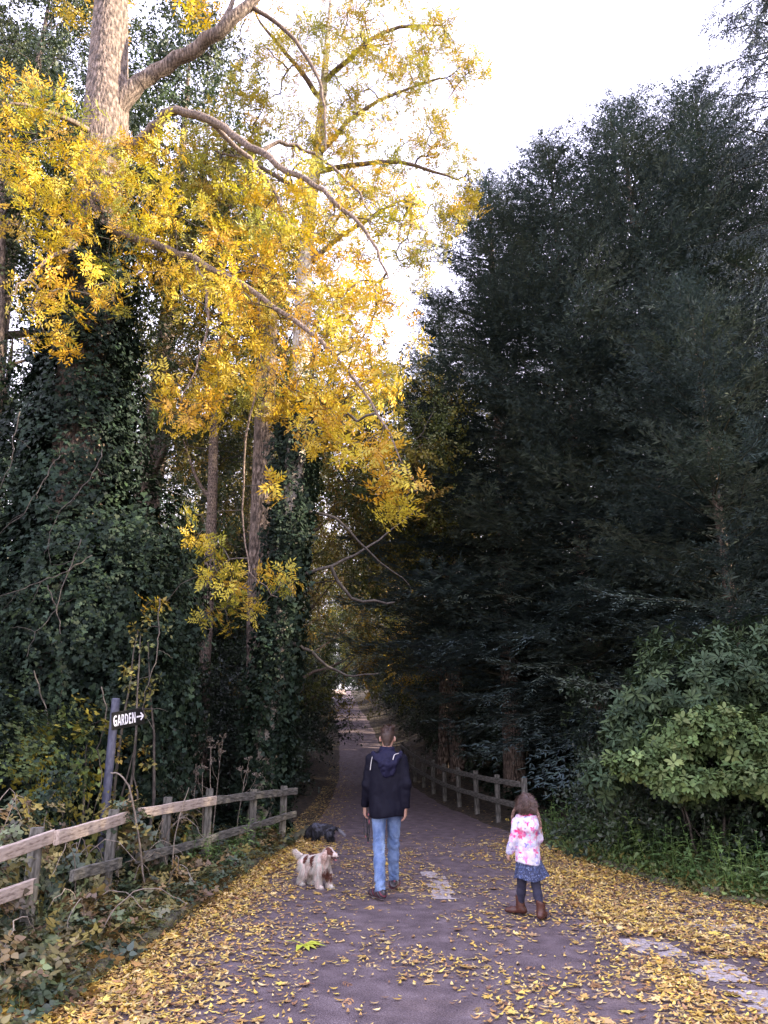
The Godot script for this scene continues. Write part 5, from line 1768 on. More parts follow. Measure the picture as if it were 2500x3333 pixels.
# ---------------------------------------------------------------- fallen leaves
func litter_density(x: float, s: float) -> float:
	var l := along(LEFT, s)
	var r := along(RIGHT, s)
	var dl := x - l
	var dr := r - x
	var patch := noise.get_noise_2d(x * 0.55 + 40.0, s * 0.45) + 0.6 * noise.get_noise_2d(x * 1.7, s * 1.7 + 9.0)
	var q := 0.085 + 0.14 * clampf(patch * 1.6, -0.55, 1.0)
	q += 0.95 * exp(-pow(maxf(dl, 0.0) / (0.55 + 0.12 * patch), 2.0))
	var edge := 1.65 + 0.25 * patch + maxf(0.0, s - 11.0) * 0.02
	q += 0.82 * smoothstep(edge - 0.12, edge + 0.5, x) * (0.75 + 0.35 * clampf(patch, -1.0, 1.0)) * (1.0 - 0.25 * smoothstep(2.6, 3.4, x))
	q *= 1.0 - 0.85 * smoothstep(11.8, 14.5, s) * smoothstep(0.2, 0.8, dl)
	q *= 1.0 - 0.82 * smoothstep(13.0, 15.5, s)
	q *= 1.0 - 0.6 * smoothstep(15.0, 30.0, s)
	# the wind has swept the smooth paint clearer than the tarmac
	if (x > 2.15 and x < 2.85 and s > 5.2 and s < 6.5) or (x > 1.95 and x < 2.45 and s > 6.5 and s < 7.15):
		q *= 0.22
	return clampf(q, 0.0, 1.0)


func make_litter() -> void:
	rng.seed = 1102
	var cols := [Color(0.58, 0.38, 0.08), Color(0.62, 0.42, 0.07), Color(0.46, 0.27, 0.09), Color(0.62, 0.48, 0.20), Color(0.32, 0.17, 0.07), Color(0.64, 0.50, 0.10), Color(0.20, 0.10, 0.05), Color(0.58, 0.44, 0.20)]
	var xf := []
	var cc := []
	for s in SH.fallen:
		var e: Array[Transform3D] = []
		xf.push_back(e)
		cc.push_back(PackedColorArray())
	var near := []
	for k in 260000:
		var s := 4.3 + 26.0 * pow(rng.randf(), 1.9)
		var l := along(LEFT, s) - 0.35
		var r := minf(along(RIGHT, s) + 0.4, 7.0)
		var x := rf(l, minf(r, l + 8.0))
		if rng.randf() > litter_density(x, s) * minf(1.0, (r - l) / 8.0 * 1.6):
			continue
		var on_road := x > along(LEFT, s) and x < along(RIGHT, s)
		var y := along(PROFILE, s) if on_road else ground_at(x, -s) + 0.02
		var d := litter_density(x, s)
		var p := Vector3(x, y + 0.004 + rng.randf() * 0.035 * d, -s)
		var which := rng.randi_range(0, 3)
		var u := rng.randf()
		if u < 0.05:
			which = rng.randi_range(4, 5)
		elif u < 0.09:
			which = rng.randi_range(6, 7)
		var tr := frame(p, Vector3.UP + rdir() * (0.12 + 0.22 * d), rdir(), rf(0.28, 0.48) + 0.34 * pow(rng.randf(), 1.8))
		var col := mixc(cols, 0.2)
		if s < 6.2 and x < 2.6 and x > -1.9 and near.size() < 290 and tr.basis.get_scale().x > 0.5 and rng.randf() < 0.35:
			near.push_back([tr, which, col])
			continue
		xf[which].push_back(tr)
		cc[which].push_back(col)
	var root := thing("leaf_litter", "drifts of yellow and brown fallen leaves over the road", "leaves", Vector3.ZERO)
	tag(root, "", "", "", "stuff")
	for k in SH.fallen.size():
		multi("leaves", SH.fallen[k], M.dead, xf[k], cc[k], root)
	# leaves lying apart on the tarmac near by
	var tones := []
	for c in cols:
		var m: StandardMaterial3D = M.dead.duplicate()
		m.albedo_color = (c as Color).linear_to_srgb()
		tones.push_back(m)
	for e in near:
		var o := MeshInstance3D.new()
		o.mesh = SH.fallen[e[1]]
		var kind := rng.randi_range(0, tones.size() - 1)
		o.material_override = tones[kind]
		o.name = numbered("fallen_leaf")
		add_child(o)
		o.transform = e[0]
		var colour: String = ["golden", "golden", "tan", "straw coloured", "brown", "golden", "dark brown", "straw coloured"][kind]
		if e[1] < 4:
			tag(o, colour + " narrow ash leaflet lying on the tarmac", "leaf", "narrow leaflets on the tarmac")
		elif e[1] < 6:
			tag(o, colour + " lobed maple leaf lying on the tarmac", "leaf", "maple leaves on the tarmac")
		else:
			tag(o, colour + " feathered ash leaf lying on the tarmac", "leaf", "whole ash leaves on the tarmac")
	# the big green yellow leaf before the dog
	var m: StandardMaterial3D = M.dead.duplicate()
	m.albedo_color = lin(0.42, 0.46, 0.05).linear_to_srgb()
	var mb := MB.new()
	for w in [-1.1, -0.5, 0.0, 0.55, 1.15]:
		var d := Vector3(sin(w), 0.12, cos(w)).normalized()
		mb.leaf(Vector3.ZERO, d, (Vector3.UP - d * d.y).normalized(), rf(0.15, 0.2), 0.06, 0.012, 0.03, tone(0.08))
	mb.tube(pts([Vector3.ZERO, Vector3(0.01, 0.01, -0.1), Vector3(0.0, 0.0, -0.2)]), PackedFloat32Array([0.003, 0.0025, 0.002]), 4, W)
	var big := part("chestnut_leaf", mb.commit(), m, self)
	big.position = Vector3(-0.66, 0.014, -6.85)
	big.rotation.y = 0.9
	tag(big, "large fresh yellow green hand shaped leaf lying on the bare tarmac", "leaf")


# ---------------------------------------------------------------- people
func hand(mb: MB, wrist: Vector3, down: Vector3, palm: Vector3, scale_: float, thumb_side: float, curl: float, skin: Color) -> void:
	# palm, four fingers of unequal length bent at the knuckles, thumb from the side of the palm
	var f := Field.new(wrist - Vector3.ONE * 0.17 * scale_, wrist + Vector3.ONE * 0.17 * scale_, 0.0035 * maxf(scale_, 0.75))
	var across := down.cross(palm).normalized()
	var kn := wrist + down * 0.088 * scale_
	for k in 4:
		var o := (k - 1.5) * 0.0205 * scale_
		f.cap(wrist + across * o * 0.75, kn + across * o, 0.014 * scale_, 0.0115 * scale_, 0.012 * scale_)
	for k in 4:
		var o := (k - 1.5) * 0.0215 * scale_
		var ln: float = [0.062, 0.075, 0.07, 0.054][k] * scale_
		var d := (down + palm * curl * 0.5).normalized()
		var p := kn + across * o
		var q := p + d * ln * 0.45
		d = (down + palm * curl * 1.3).normalized()
		var r := q + d * ln * 0.32
		d = (down * 0.6 + palm * curl * 1.8).normalized()
		f.cap(p, q, 0.0102 * scale_, 0.0092 * scale_, 0.003)
		f.cap(q, r, 0.0092 * scale_, 0.0084 * scale_, 0.003)
		f.cap(r, r + d * ln * 0.25, 0.0084 * scale_, 0.007 * scale_, 0.003)
	var tb := wrist + down * 0.025 * scale_ + across * thumb_side * 0.026 * scale_
	var tm := tb + (down * 0.6 + across * thumb_side * 0.6 + palm * 0.5).normalized() * 0.042 * scale_
	f.cap(tb, tm, 0.0135 * scale_, 0.0105 * scale_, 0.01 * scale_)
	f.cap(tm, tm + (down * 0.9 + palm * (0.3 + curl * 0.4) + across * thumb_side * 0.1).normalized() * 0.032 * scale_, 0.0105 * scale_, 0.008 * scale_, 0.004)
	f.mesh(mb, func(_p): return skin)


func head(mb: MB, c: Vector3, s: float, turn: Basis, skin: Color, lips: Color) -> void:
	# c is the middle of the head, which looks along turn * -Z
	var f := Field.new(c - Vector3.ONE * 0.19 * s, c + Vector3.ONE * 0.17 * s, 0.0055 * s)
	f.ell(c + turn * Vector3(0, 0.025, 0.012) * s, Vector3(0.076, 0.092, 0.094) * s, turn, 0.03)
	f.ell(c + turn * Vector3(0, -0.04, -0.03) * s, Vector3(0.058, 0.072, 0.062) * s, turn, 0.05)
	f.cap(c + turn * Vector3(0, 0.005, -0.085) * s, c + turn * Vector3(0, -0.03, -0.104) * s, 0.011 * s, 0.015 * s, 0.014)
	f.ell(c + turn * Vector3(0, -0.095, -0.072) * s, Vector3(0.026, 0.02, 0.02) * s, turn, 0.025)
	f.cap(c + turn * Vector3(-0.04, 0.022, -0.078) * s, c + turn * Vector3(0.04, 0.022, -0.078) * s, 0.013 * s, 0.013 * s, 0.02)
	for sg in [-1.0, 1.0]:
		f.ell(c + turn * Vector3(sg * 0.034, 0.0, -0.082) * s, Vector3(0.015, 0.011, 0.012) * s, turn, 0.006, true)
		f.ell(c + turn * Vector3(sg * 0.034, 0.0, -0.074) * s, Vector3(0.0125, 0.0125, 0.0125) * s, turn, 0.002)
		f.ell(c + turn * Vector3(sg * 0.083, -0.012, 0.018) * s, Vector3(0.012, 0.032, 0.019) * s, turn * Basis(Vector3.UP, sg * 0.4), 0.008)
	f.cap(c + turn * Vector3(-0.02, -0.062, -0.089) * s, c + turn * Vector3(0.02, -0.062, -0.089) * s, 0.009 * s, 0.009 * s, 0.006)
	f.cap(c + turn * Vector3(0, -0.06, 0.025) * s, c + turn * Vector3(0, -0.165, 0.03) * s, 0.052 * s, 0.055 * s, 0.03)
	var back := turn.transposed()
	f.mesh(mb, func(p: Vector3):
		var q := back * (p - c) / s
		if q.z < -0.06 and absf(absf(q.x) - 0.034) < 0.013 and absf(q.y) < 0.010:
			return lin(0.02, 0.015, 0.012) if absf(absf(q.x) - 0.034) < 0.006 else lin(0.6, 0.58, 0.56)
		if q.z < -0.075 and absf(q.y + 0.062) < 0.009 and absf(q.x) < 0.024:
			return lips
		if q.z < -0.06 and absf(q.y - 0.024) < 0.005 and absf(absf(q.x) - 0.036) < 0.02:
			return Color(skin.r * 0.3, skin.g * 0.28, skin.b * 0.28)
		return skin)


# thin strands standing off a mesh: hair, fur
func strands(called: String, mesh: ArrayMesh, m: Material, parent: Node3D, n: int, ln: Vector2, wd: float, comb: Callable, col: Callable) -> void:
	var arr := mesh.surface_get_arrays(0)
	var v: PackedVector3Array = arr[Mesh.ARRAY_VERTEX]
	var nn: PackedVector3Array = arr[Mesh.ARRAY_NORMAL]
	var ix: PackedInt32Array = arr[Mesh.ARRAY_INDEX]
	var mb := MB.new()
	var tris := ix.size() / 3
	var acc := PackedFloat32Array()
	var sum := 0.0
	for t in tris:
		sum += (v[ix[t * 3 + 1]] - v[ix[t * 3]]).cross(v[ix[t * 3 + 2]] - v[ix[t * 3]]).length()
		acc.push_back(sum)
	for k in n:
		var t := mini(acc.bsearch(rng.randf() * sum), tris - 1)
		var a := rng.randf()
		var b := rng.randf()
		if a + b > 1.0:
			a = 1.0 - a
			b = 1.0 - b
		var p := v[ix[t * 3]] + (v[ix[t * 3 + 1]] - v[ix[t * 3]]) * a + (v[ix[t * 3 + 2]] - v[ix[t * 3]]) * b
		var no := nn[ix[t * 3]]
		var d: Vector3 = comb.call(p, no)
		if d == Vector3.ZERO:
			continue
		var s := rf(ln.x, ln.y) * d.length()
		d = (d.normalized() + rdir() * 0.22).normalized()
		var side := d.cross(no).normalized() * wd
		var c: Color = col.call(p)
		var f := exp(rng.randfn() * 0.16)
		c = Color(c.r * f, c.g * f, c.b * f)
		p -= no * 0.002
		var mid := p + d * s * 0.55
		var i0 := mb.vert(p - side, c)
		var i1 := mb.vert(p + side, c)
		var i2 := mb.vert(mid + side * 0.8, c)
		var i3 := mb.vert(mid - side * 0.8, c)
		var i4 := mb.vert(mid + (d - no * 0.35).normalized() * s * 0.45, c)
		mb.quad(i0, i1, i2, i3)
		mb.tri(i3, i2, i4)
	var o := part(called, mb.commit(), m, parent, false)
	tag(o, "", "", "", "stuff")


func cloth_mat(rough: float, tex: Texture2D, scale_: float, bump: Texture2D, amount: float) -> StandardMaterial3D:
	var m := mat(rough, tex, Vector3.ONE * scale_, bump, amount)
	m.rim_enabled = true
	m.rim = 0.08
	return m


func shoe(f: Field, ankle: Vector3, toe: Vector3, s: float) -> void:
	var d := (toe - Vector3(ankle.x, toe.y, ankle.z)).normalized()
	var heel := Vector3(ankle.x, toe.y, ankle.z) - d * 0.05 * s
	f.cap(heel + Vector3(0, 0.042 * s, 0), heel + d * 0.16 * s + Vector3(0, 0.036 * s, 0), 0.038 * s, 0.042 * s, 0.02)
	f.cap(heel + d * 0.16 * s + Vector3(0, 0.034 * s, 0), heel + d * 0.235 * s + Vector3(0, 0.03 * s, 0), 0.042 * s, 0.032 * s, 0.02)
	f.cap(heel + d * 0.03 * s + Vector3(0, 0.05 * s, 0), ankle, 0.042 * s, 0.044 * s, 0.03)


func make_people() -> void:
	make_man()
	make_girl()


func make_man() -> void:
	rng.seed = 1201
	var at := Vector3(0.03, 0.0, -8.95)
	var o := thing("person", "man seen from behind in dark navy hooded jacket and blue jeans, holding a dog lead", "person", at)
	var skin := lin(0.46, 0.27, 0.20)
	var hipl := Vector3(-0.088, 0.90, 0.0)
	var hipr := Vector3(0.088, 0.90, 0.0)
	var knl := Vector3(-0.084, 0.49, 0.06)
	var knr := Vector3(0.075, 0.505, -0.13)
	var anl := Vector3(-0.07, 0.10, 0.25)
	var anr := Vector3(0.078, 0.115, -0.24)
	var toel := Vector3(-0.16, 0.0, 0.10)
	var toer := Vector3(0.13, 0.012, -0.44)
	var shl := Vector3(-0.172, 1.40, 0.0)
	var shr := Vector3(0.172, 1.40, 0.0)
	var ell := Vector3(-0.225, 1.13, -0.01)
	var elr := Vector3(0.222, 1.14, 0.08)
	var wrl := Vector3(-0.245, 0.905, -0.09)
	var wrr := Vector3(0.212, 0.90, 0.06)
	var turn := Basis(Vector3.UP, -0.12)
	# body
	var mb := MB.new()
	var f := Field.new(Vector3(-0.36, 0.0, -0.3), Vector3(0.34, 1.58, 0.34), 0.013)
	f.cap(Vector3(0, 0.95, 0), Vector3(0, 1.2, 0.0), 0.12, 0.115, 0.05)
	f.ell(Vector3(0, 1.3, 0), Vector3(0.16, 0.17, 0.1), Basis.IDENTITY, 0.06)
	f.cap(Vector3(0, 1.4, 0.0), Vector3(0, 1.53, -0.005), 0.06, 0.052, 0.05)
	for e in [[shl, ell, wrl, hipl, knl, anl], [shr, elr, wrr, hipr, knr, anr]]:
		f.cap(Vector3(0, 1.4, 0), e[0], 0.055, 0.05, 0.05)
		f.cap(e[0], e[1], 0.05, 0.04, 0.03)
		f.cap(e[1], e[2], 0.039, 0.027, 0.02)
		f.cap(e[3], e[4], 0.075, 0.052, 0.04)
		f.cap(e[4], e[5], 0.052, 0.035, 0.03)
	f.mesh(mb, func(_p): return skin)
	head(mb, Vector3(0.012, 1.635, -0.015), 1.0, turn, skin, lin(0.4, 0.16, 0.13))
	hand(mb, wrl + Vector3(-0.002, -0.012, -0.004), Vector3(-0.02, -1, -0.12).normalized(), Vector3(0.9, 0, -0.25).normalized(), 0.95, -1.0, 0.9, skin)
	hand(mb, wrr + Vector3(0.0, -0.01, -0.006), Vector3(-0.05, -1, -0.2).normalized(), Vector3(-0.9, 0, -0.25).normalized(), 0.95, 1.0, 0.7, skin)
	var body := part("body", mb.commit(), mat(0.55), o, false)
	(body.material_override as StandardMaterial3D).subsurf_scatter_enabled = true
	(body.material_override as StandardMaterial3D).subsurf_scatter_strength = 0.1
	# hair: short at the sides, longer wavy top
	f = Field.new(Vector3(-0.13, 1.52, -0.16), Vector3(0.16, 1.80, 0.16), 0.006)
	var hc := Vector3(0.012, 1.635, -0.015)
	f.ell(hc + turn * Vector3(0, 0.032, 0.017), Vector3(0.081, 0.090, 0.096), turn, 0.02)
	f.cap(hc + turn * Vector3(0, -0.03, 0.055), hc + turn * Vector3(0, -0.075, 0.058), 0.05, 0.04, 0.03)
	f.ell(hc + turn * Vector3(0.012, 0.092, -0.02), Vector3(0.058, 0.038, 0.07), turn, 0.03)
	f.ell(hc + turn * Vector3(0.03, 0.105, 0.015), Vector3(0.035, 0.026, 0.04), turn, 0.02)
	f.ell(hc + turn * Vector3(-0.022, 0.10, 0.02), Vector3(0.034, 0.026, 0.04), turn, 0.02)
	var ib := turn.transposed()
	f.cut_below(func(p: Vector3):
		var q := ib * (p - hc)
		return maxf(-(q.z + 0.045 + (q.y - 0.03) * 0.55), 0.02 - 0.02 - (q.y + 0.085)) if q.y < 0.085 else -1.0)
	for sg in [-1.0, 1.0]:
		f.ell(hc + turn * Vector3(sg * 0.088, -0.02, 0.01), Vector3(0.02, 0.04, 0.026), turn, 0.01, true)
	mb = MB.new()
	f.mesh(mb, func(p: Vector3):
		return lin(0.04, 0.025, 0.02).lerp(lin(0.065, 0.04, 0.03), clampf(0.5 + noise.get_noise_3d(p.x * 50.0, p.y * 50.0, p.z * 50.0), 0, 1)))
	var hm := mb.commit()
	part("hair", hm, mat(0.5), o, false)
	strands("hair_strands", hm, mat(0.45), o, 2600, Vector2(0.010, 0.045), 0.0011, func(p: Vector3, n: Vector3):
		var q := ib * (p - hc)
		if q.y < 0.045:
			return (n * 0.25 + Vector3(0, -0.5, 0)).normalized() * 0.25
		return (n * 0.5 + turn * Vector3(sin(q.y * 90.0 + q.x * 60.0) * 0.5, 0.35, 0.3 + sin(q.x * 80.0) * 0.4)).normalized(), func(_p): return lin(0.035, 0.022, 0.018).lerp(lin(0.12, 0.07, 0.05), rng.randf()))
	# jeans
	var denim_bump := bump_tex(128, 128, 0.16, 3, 21, 2.0)
	f = Field.new(Vector3(-0.24, 0.03, -0.34), Vector3(0.24, 1.06, 0.34), 0.011)
	f.ell(Vector3(0, 0.92, 0.0), Vector3(0.155, 0.13, 0.105), Basis.IDENTITY, 0.04)
	f.ell(Vector3(-0.07, 0.86, 0.035), Vector3(0.080, 0.085, 0.070), Basis.IDENTITY, 0.04)
	f.ell(Vector3(0.07, 0.86, 0.035), Vector3(0.080, 0.085, 0.070), Basis.IDENTITY, 0.04)
	for e in [[hipl, knl, anl], [hipr, knr, anr]]:
		f.cap(e[0], e[1], 0.088, 0.062, 0.025)
		f.cap(e[1], e[1].lerp(e[2], 0.35), 0.062, 0.061, 0.03)
		f.cap(e[1].lerp(e[2], 0.35), e[2] + Vector3(0, 0.005, 0), 0.061, 0.055, 0.03)
	var fold := FastNoiseLite.new()
	fold.seed = 77
	fold.frequency = 9.0
	f.bend(func(p: Vector3):
		var kneeish := exp(-pow((p.y - 0.5) / 0.10, 2.0)) + 1.2 * exp(-pow((p.y - 0.17) / 0.09, 2.0)) + 0.8 * exp(-pow((p.y - 0.80) / 0.06, 2.0)) + 0.2
		return 0.005 * kneeish * sin(p.y * 95.0 + (p.x * 55.0 + p.z * 25.0) * signf(p.x) + fold.get_noise_3d(p.x * 0.8, p.y * 0.5, p.z) * 9.0) + 0.008 * fold.get_noise_3d(p.x * 1.5, p.y, p.z * 1.5))
	mb = MB.new()
	f.mesh(mb, func(p: Vector3):
		var wear := fold.get_noise_3d(p.x * 0.9 + 5.0, p.y * 0.5, p.z)
		return lin(0.10, 0.17, 0.34).lerp(lin(0.21, 0.31, 0.51), clampf(0.5 + wear * 1.2, 0, 1)))
	part("jeans", mb.commit(), cloth_mat(0.8, ramp_tex(128, 128, 0.12, 3, [[0.3, lin(0.7, 0.7, 0.72)], [0.7, lin(1, 1, 1)]], 22), 7.0, denim_bump, 0.5), o, false)
	# jacket: a straight cut coat with a hood lying on the back
	f = Field.new(Vector3(-0.38, 0.76, -0.22), Vector3(0.38, 1.60, 0.28), 0.011)
	f.ell(Vector3(0, 0.84, 0.02), Vector3(0.188, 0.2, 0.150), Basis.IDENTITY, 0.06)
	f.cap(Vector3(-0.075, 0.83, 0.01), Vector3(-0.075, 1.30, 0.005), 0.115, 0.118, 0.06)
	f.cap(Vector3(0.075, 0.83, 0.01), Vector3(0.075, 1.30, 0.005), 0.115, 0.118, 0.06)
	f.ell(Vector3(0, 1.1, 0.01), Vector3(0.175, 0.35, 0.135), Basis.IDENTITY, 0.05)
	f.cap(Vector3(0, 1.44, 0.0), shl, 0.075, 0.060, 0.06)
	f.cap(Vector3(0, 1.44, 0.0), shr, 0.075, 0.060, 0.06)
	f.cap(shl, ell, 0.064, 0.054, 0.035)
	f.cap(ell, wrl + Vector3(0, 0.005, 0), 0.054, 0.046, 0.03)
	f.cap(shr, elr, 0.064, 0.054, 0.035)
	f.cap(elr, wrr + Vector3(0, 0.005, 0), 0.054, 0.046, 0.03)
	f.bend(func(p: Vector3):
		var arm := smoothstep(0.16, 0.22, absf(p.x))
		return 0.0022 * arm * sin(p.y * 60.0 + p.x * 50.0 + fold.get_noise_3d(p.x, p.y, p.z) * 5.0) + (1.0 - arm) * 0.006 * sin(p.x * 36.0 + p.y * 5.0 + fold.get_noise_3d(p.x * 0.6, p.y * 0.3, p.z) * 3.5) * smoothstep(1.38, 1.0, p.y) + 0.006 * fold.get_noise_3d(p.x, p.y * 0.5, p.z))
	f.cut_below(func(p: Vector3):
		if absf(p.x) > 0.195:
			return 0.885 - p.y
		return 0.795 + 0.012 * sin(p.x * 14.0) - p.y)
	mb = MB.new()
	f.mesh(mb, func(_p): return lin(0.006, 0.007, 0.014))
	var shell := cloth_mat(0.72, ramp_tex(128, 128, 0.1, 3, [[0.3, lin(0.8, 0.8, 0.8)], [0.7, lin(1, 1, 1)]], 23), 5.0, bump_tex(128, 128, 0.03, 4, 24, 3.0), 0.35)
	shell.rim_enabled = false
	shell.metallic_specular = 0.3
	part("jacket", mb.commit(), shell, o, false)
	f = Field.new(Vector3(-0.22, 1.18, -0.14), Vector3(0.22, 1.60, 0.26), 0.009)
	# collar
	for k in 10:
		var w := PI * k / 9.0
		f.cap(Vector3(cos(w) * 0.078, 1.455, sin(w) * 0.072), Vector3(cos(w) * 0.070 + 0.005, 1.525, sin(w) * 0.062), 0.024, 0.015, 0.02)
	# the hood's roll from shoulder to shoulder and its hanging bag
	var roll := [Vector3(-0.150, 1.465, 0.02), Vector3(-0.125, 1.43, 0.10), Vector3(-0.07, 1.37, 0.15), Vector3(0.01, 1.335, 0.165), Vector3(0.09, 1.365, 0.15), Vector3(0.145, 1.44, 0.10), Vector3(0.16, 1.47, 0.03)]
	for k in roll.size() - 1:
		f.cap(roll[k], roll[k + 1], 0.030, 0.030, 0.02)
	f.ell(Vector3(0.008, 1.42, 0.11), Vector3(0.125, 0.085, 0.05), Basis(Vector3.RIGHT, -0.35), 0.04)
	f.ell(Vector3(0.008, 1.30, 0.135), Vector3(0.09, 0.09, 0.035), Basis(Vector3.RIGHT, -0.1), 0.05)
	f.bend(func(p: Vector3): return 0.007 * sin(p.x * 50.0 + fold.get_noise_3d(p.x, p.y, p.z) * 4.0) * smoothstep(1.5, 1.4, p.y) + 0.006 * fold.get_noise_3d(p.x * 2.0, p.y * 2.0, p.z * 2.0))
	mb = MB.new()
	f.mesh(mb, func(_p): return lin(0.012, 0.014, 0.036))
	var hood := part("hood", mb.commit(), shell, o, false)
	# white draw cords
	var cord := mat(0.7)
	for e in [[Vector3(-0.150, 1.455, 0.055), Vector3(-0.165, 1.42, 0.085), Vector3(-0.178, 1.35, 0.088), Vector3(-0.185, 1.29, 0.085)], [Vector3(0.15, 1.47, 0.075), Vector3(0.13, 1.468, 0.125), Vector3(0.09, 1.455, 0.155), Vector3(0.075, 1.42, 0.178), Vector3(0.07, 1.40, 0.182)]]:
		var q := smooth_path(pts(e), PackedFloat32Array([0.004, 0.004, 0.004, 0.005, 0.005].slice(0, e.size())), 4)
		mb = MB.new()
		mb.tube(q[0], q[1], 6, lin(0.62, 0.60, 0.58))
		part("draw_cord", mb.commit(), cord, hood, false)
	# shoes
	for e in [[anl, toel], [anr, toer]]:
		f = Field.new(e[0] + Vector3(-0.2, -0.13, -0.26), e[0] + Vector3(0.2, 0.10, 0.2), 0.008)
		shoe(f, e[0] + Vector3(0, 0.0, 0), e[1] + Vector3(0, 0.012, 0), 1.08)
		var low: float = e[1].y
		f.cut_below(func(p: Vector3): return (low + 0.004) - p.y)
		mb = MB.new()
		f.mesh(mb, func(p: Vector3):
			if p.y < low + 0.022:
				return lin(0.5, 0.47, 0.46)
			var side := sin(p.z * 70.0 + p.y * 90.0 + p.x * 40.0)
			return lin(0.15, 0.03, 0.05) if side > 0.8 else (lin(0.016, 0.014, 0.018) if side > -0.75 else lin(0.10, 0.09, 0.10)))
		part("shoe", mb.commit(), mat(0.6), o, false)
	# the lead
	var lead := thing("dog_lead", "dark dog lead with pink flecks hanging in loops from the man's hand", "dog lead", at + Vector3(-0.27, 0.83, -0.05))
	var grip := at + Vector3(-0.232, 0.835, -0.115)
	for e in [[Vector3(0.03, -0.03, 0.02), Vector3(0.035, -0.18, 0.05), Vector3(0.0, -0.36, 0.05), Vector3(-0.03, -0.2, 0.03), Vector3(-0.01, -0.02, 0.0)], [Vector3(0.03, -0.02, 0.03), Vector3(0.05, -0.2, 0.06), Vector3(0.03, -0.44, 0.06), Vector3(0.02, -0.28, 0.04), Vector3(0.0, -0.02, 0.01)], [Vector3(0.05, 0.06, 0.03), Vector3(0.06, 0.0, 0.05), Vector3(0.045, -0.12, 0.055), Vector3(0.05, -0.3, 0.06)]]:
		var line := PackedVector3Array()
		for p in e:
			line.push_back(grip + p * Vector3(0.8, 0.72, 0.9))
		var q := smooth_path(line, PackedFloat32Array([0.0055, 0.0055, 0.0055, 0.0055, 0.0055].slice(0, e.size())), 6)
		mb = MB.new()
		mb.tube(q[0], q[1], 6, lin(0.015, 0.013, 0.017))
		for k in mb.c.size():
			if (k / 12) % 6 == 0:
				mb.c[k] = lin(0.42, 0.12, 0.14)
		part("strap", mb.commit(), mat(0.7), lead)


func splash_tex(n: int, ground: Color, spots: Array, blur: float) -> ImageTexture:
	var img := Image.create(n, n, false, Image.FORMAT_RGB8)
	img.fill(ground.linear_to_srgb())
	for s in spots:
		# s: colour, count, radius, petals
		for k in s[1]:
			var c := Vector2(rng.randf(), rng.randf()) * n
			var r: float = s[2] * n * rf(0.7, 1.3)
			var ph := rng.randf() * TAU
			for y in range(int(c.y - r * 1.4), int(c.y + r * 1.4) + 1):
				for x in range(int(c.x - r * 1.4), int(c.x + r * 1.4) + 1):
					var d := Vector2(x, y) - c
					var edge: float = r * (0.72 + 0.33 * sin(d.angle() * s[3] + ph) + 0.12 * sin(d.angle() * 7.0 + ph * 3.0))
					var a: float = clampf((edge - d.length()) / maxf(blur * r, 1.0), 0.0, 1.0) * s[4]
					if a > 0.0:
						var px := posmod(x, n)
						var py := posmod(y, n)
						img.set_pixel(px, py, img.get_pixel(px, py).lerp((s[0] as Color).linear_to_srgb(), a))
	return ImageTexture.create_from_image(img)


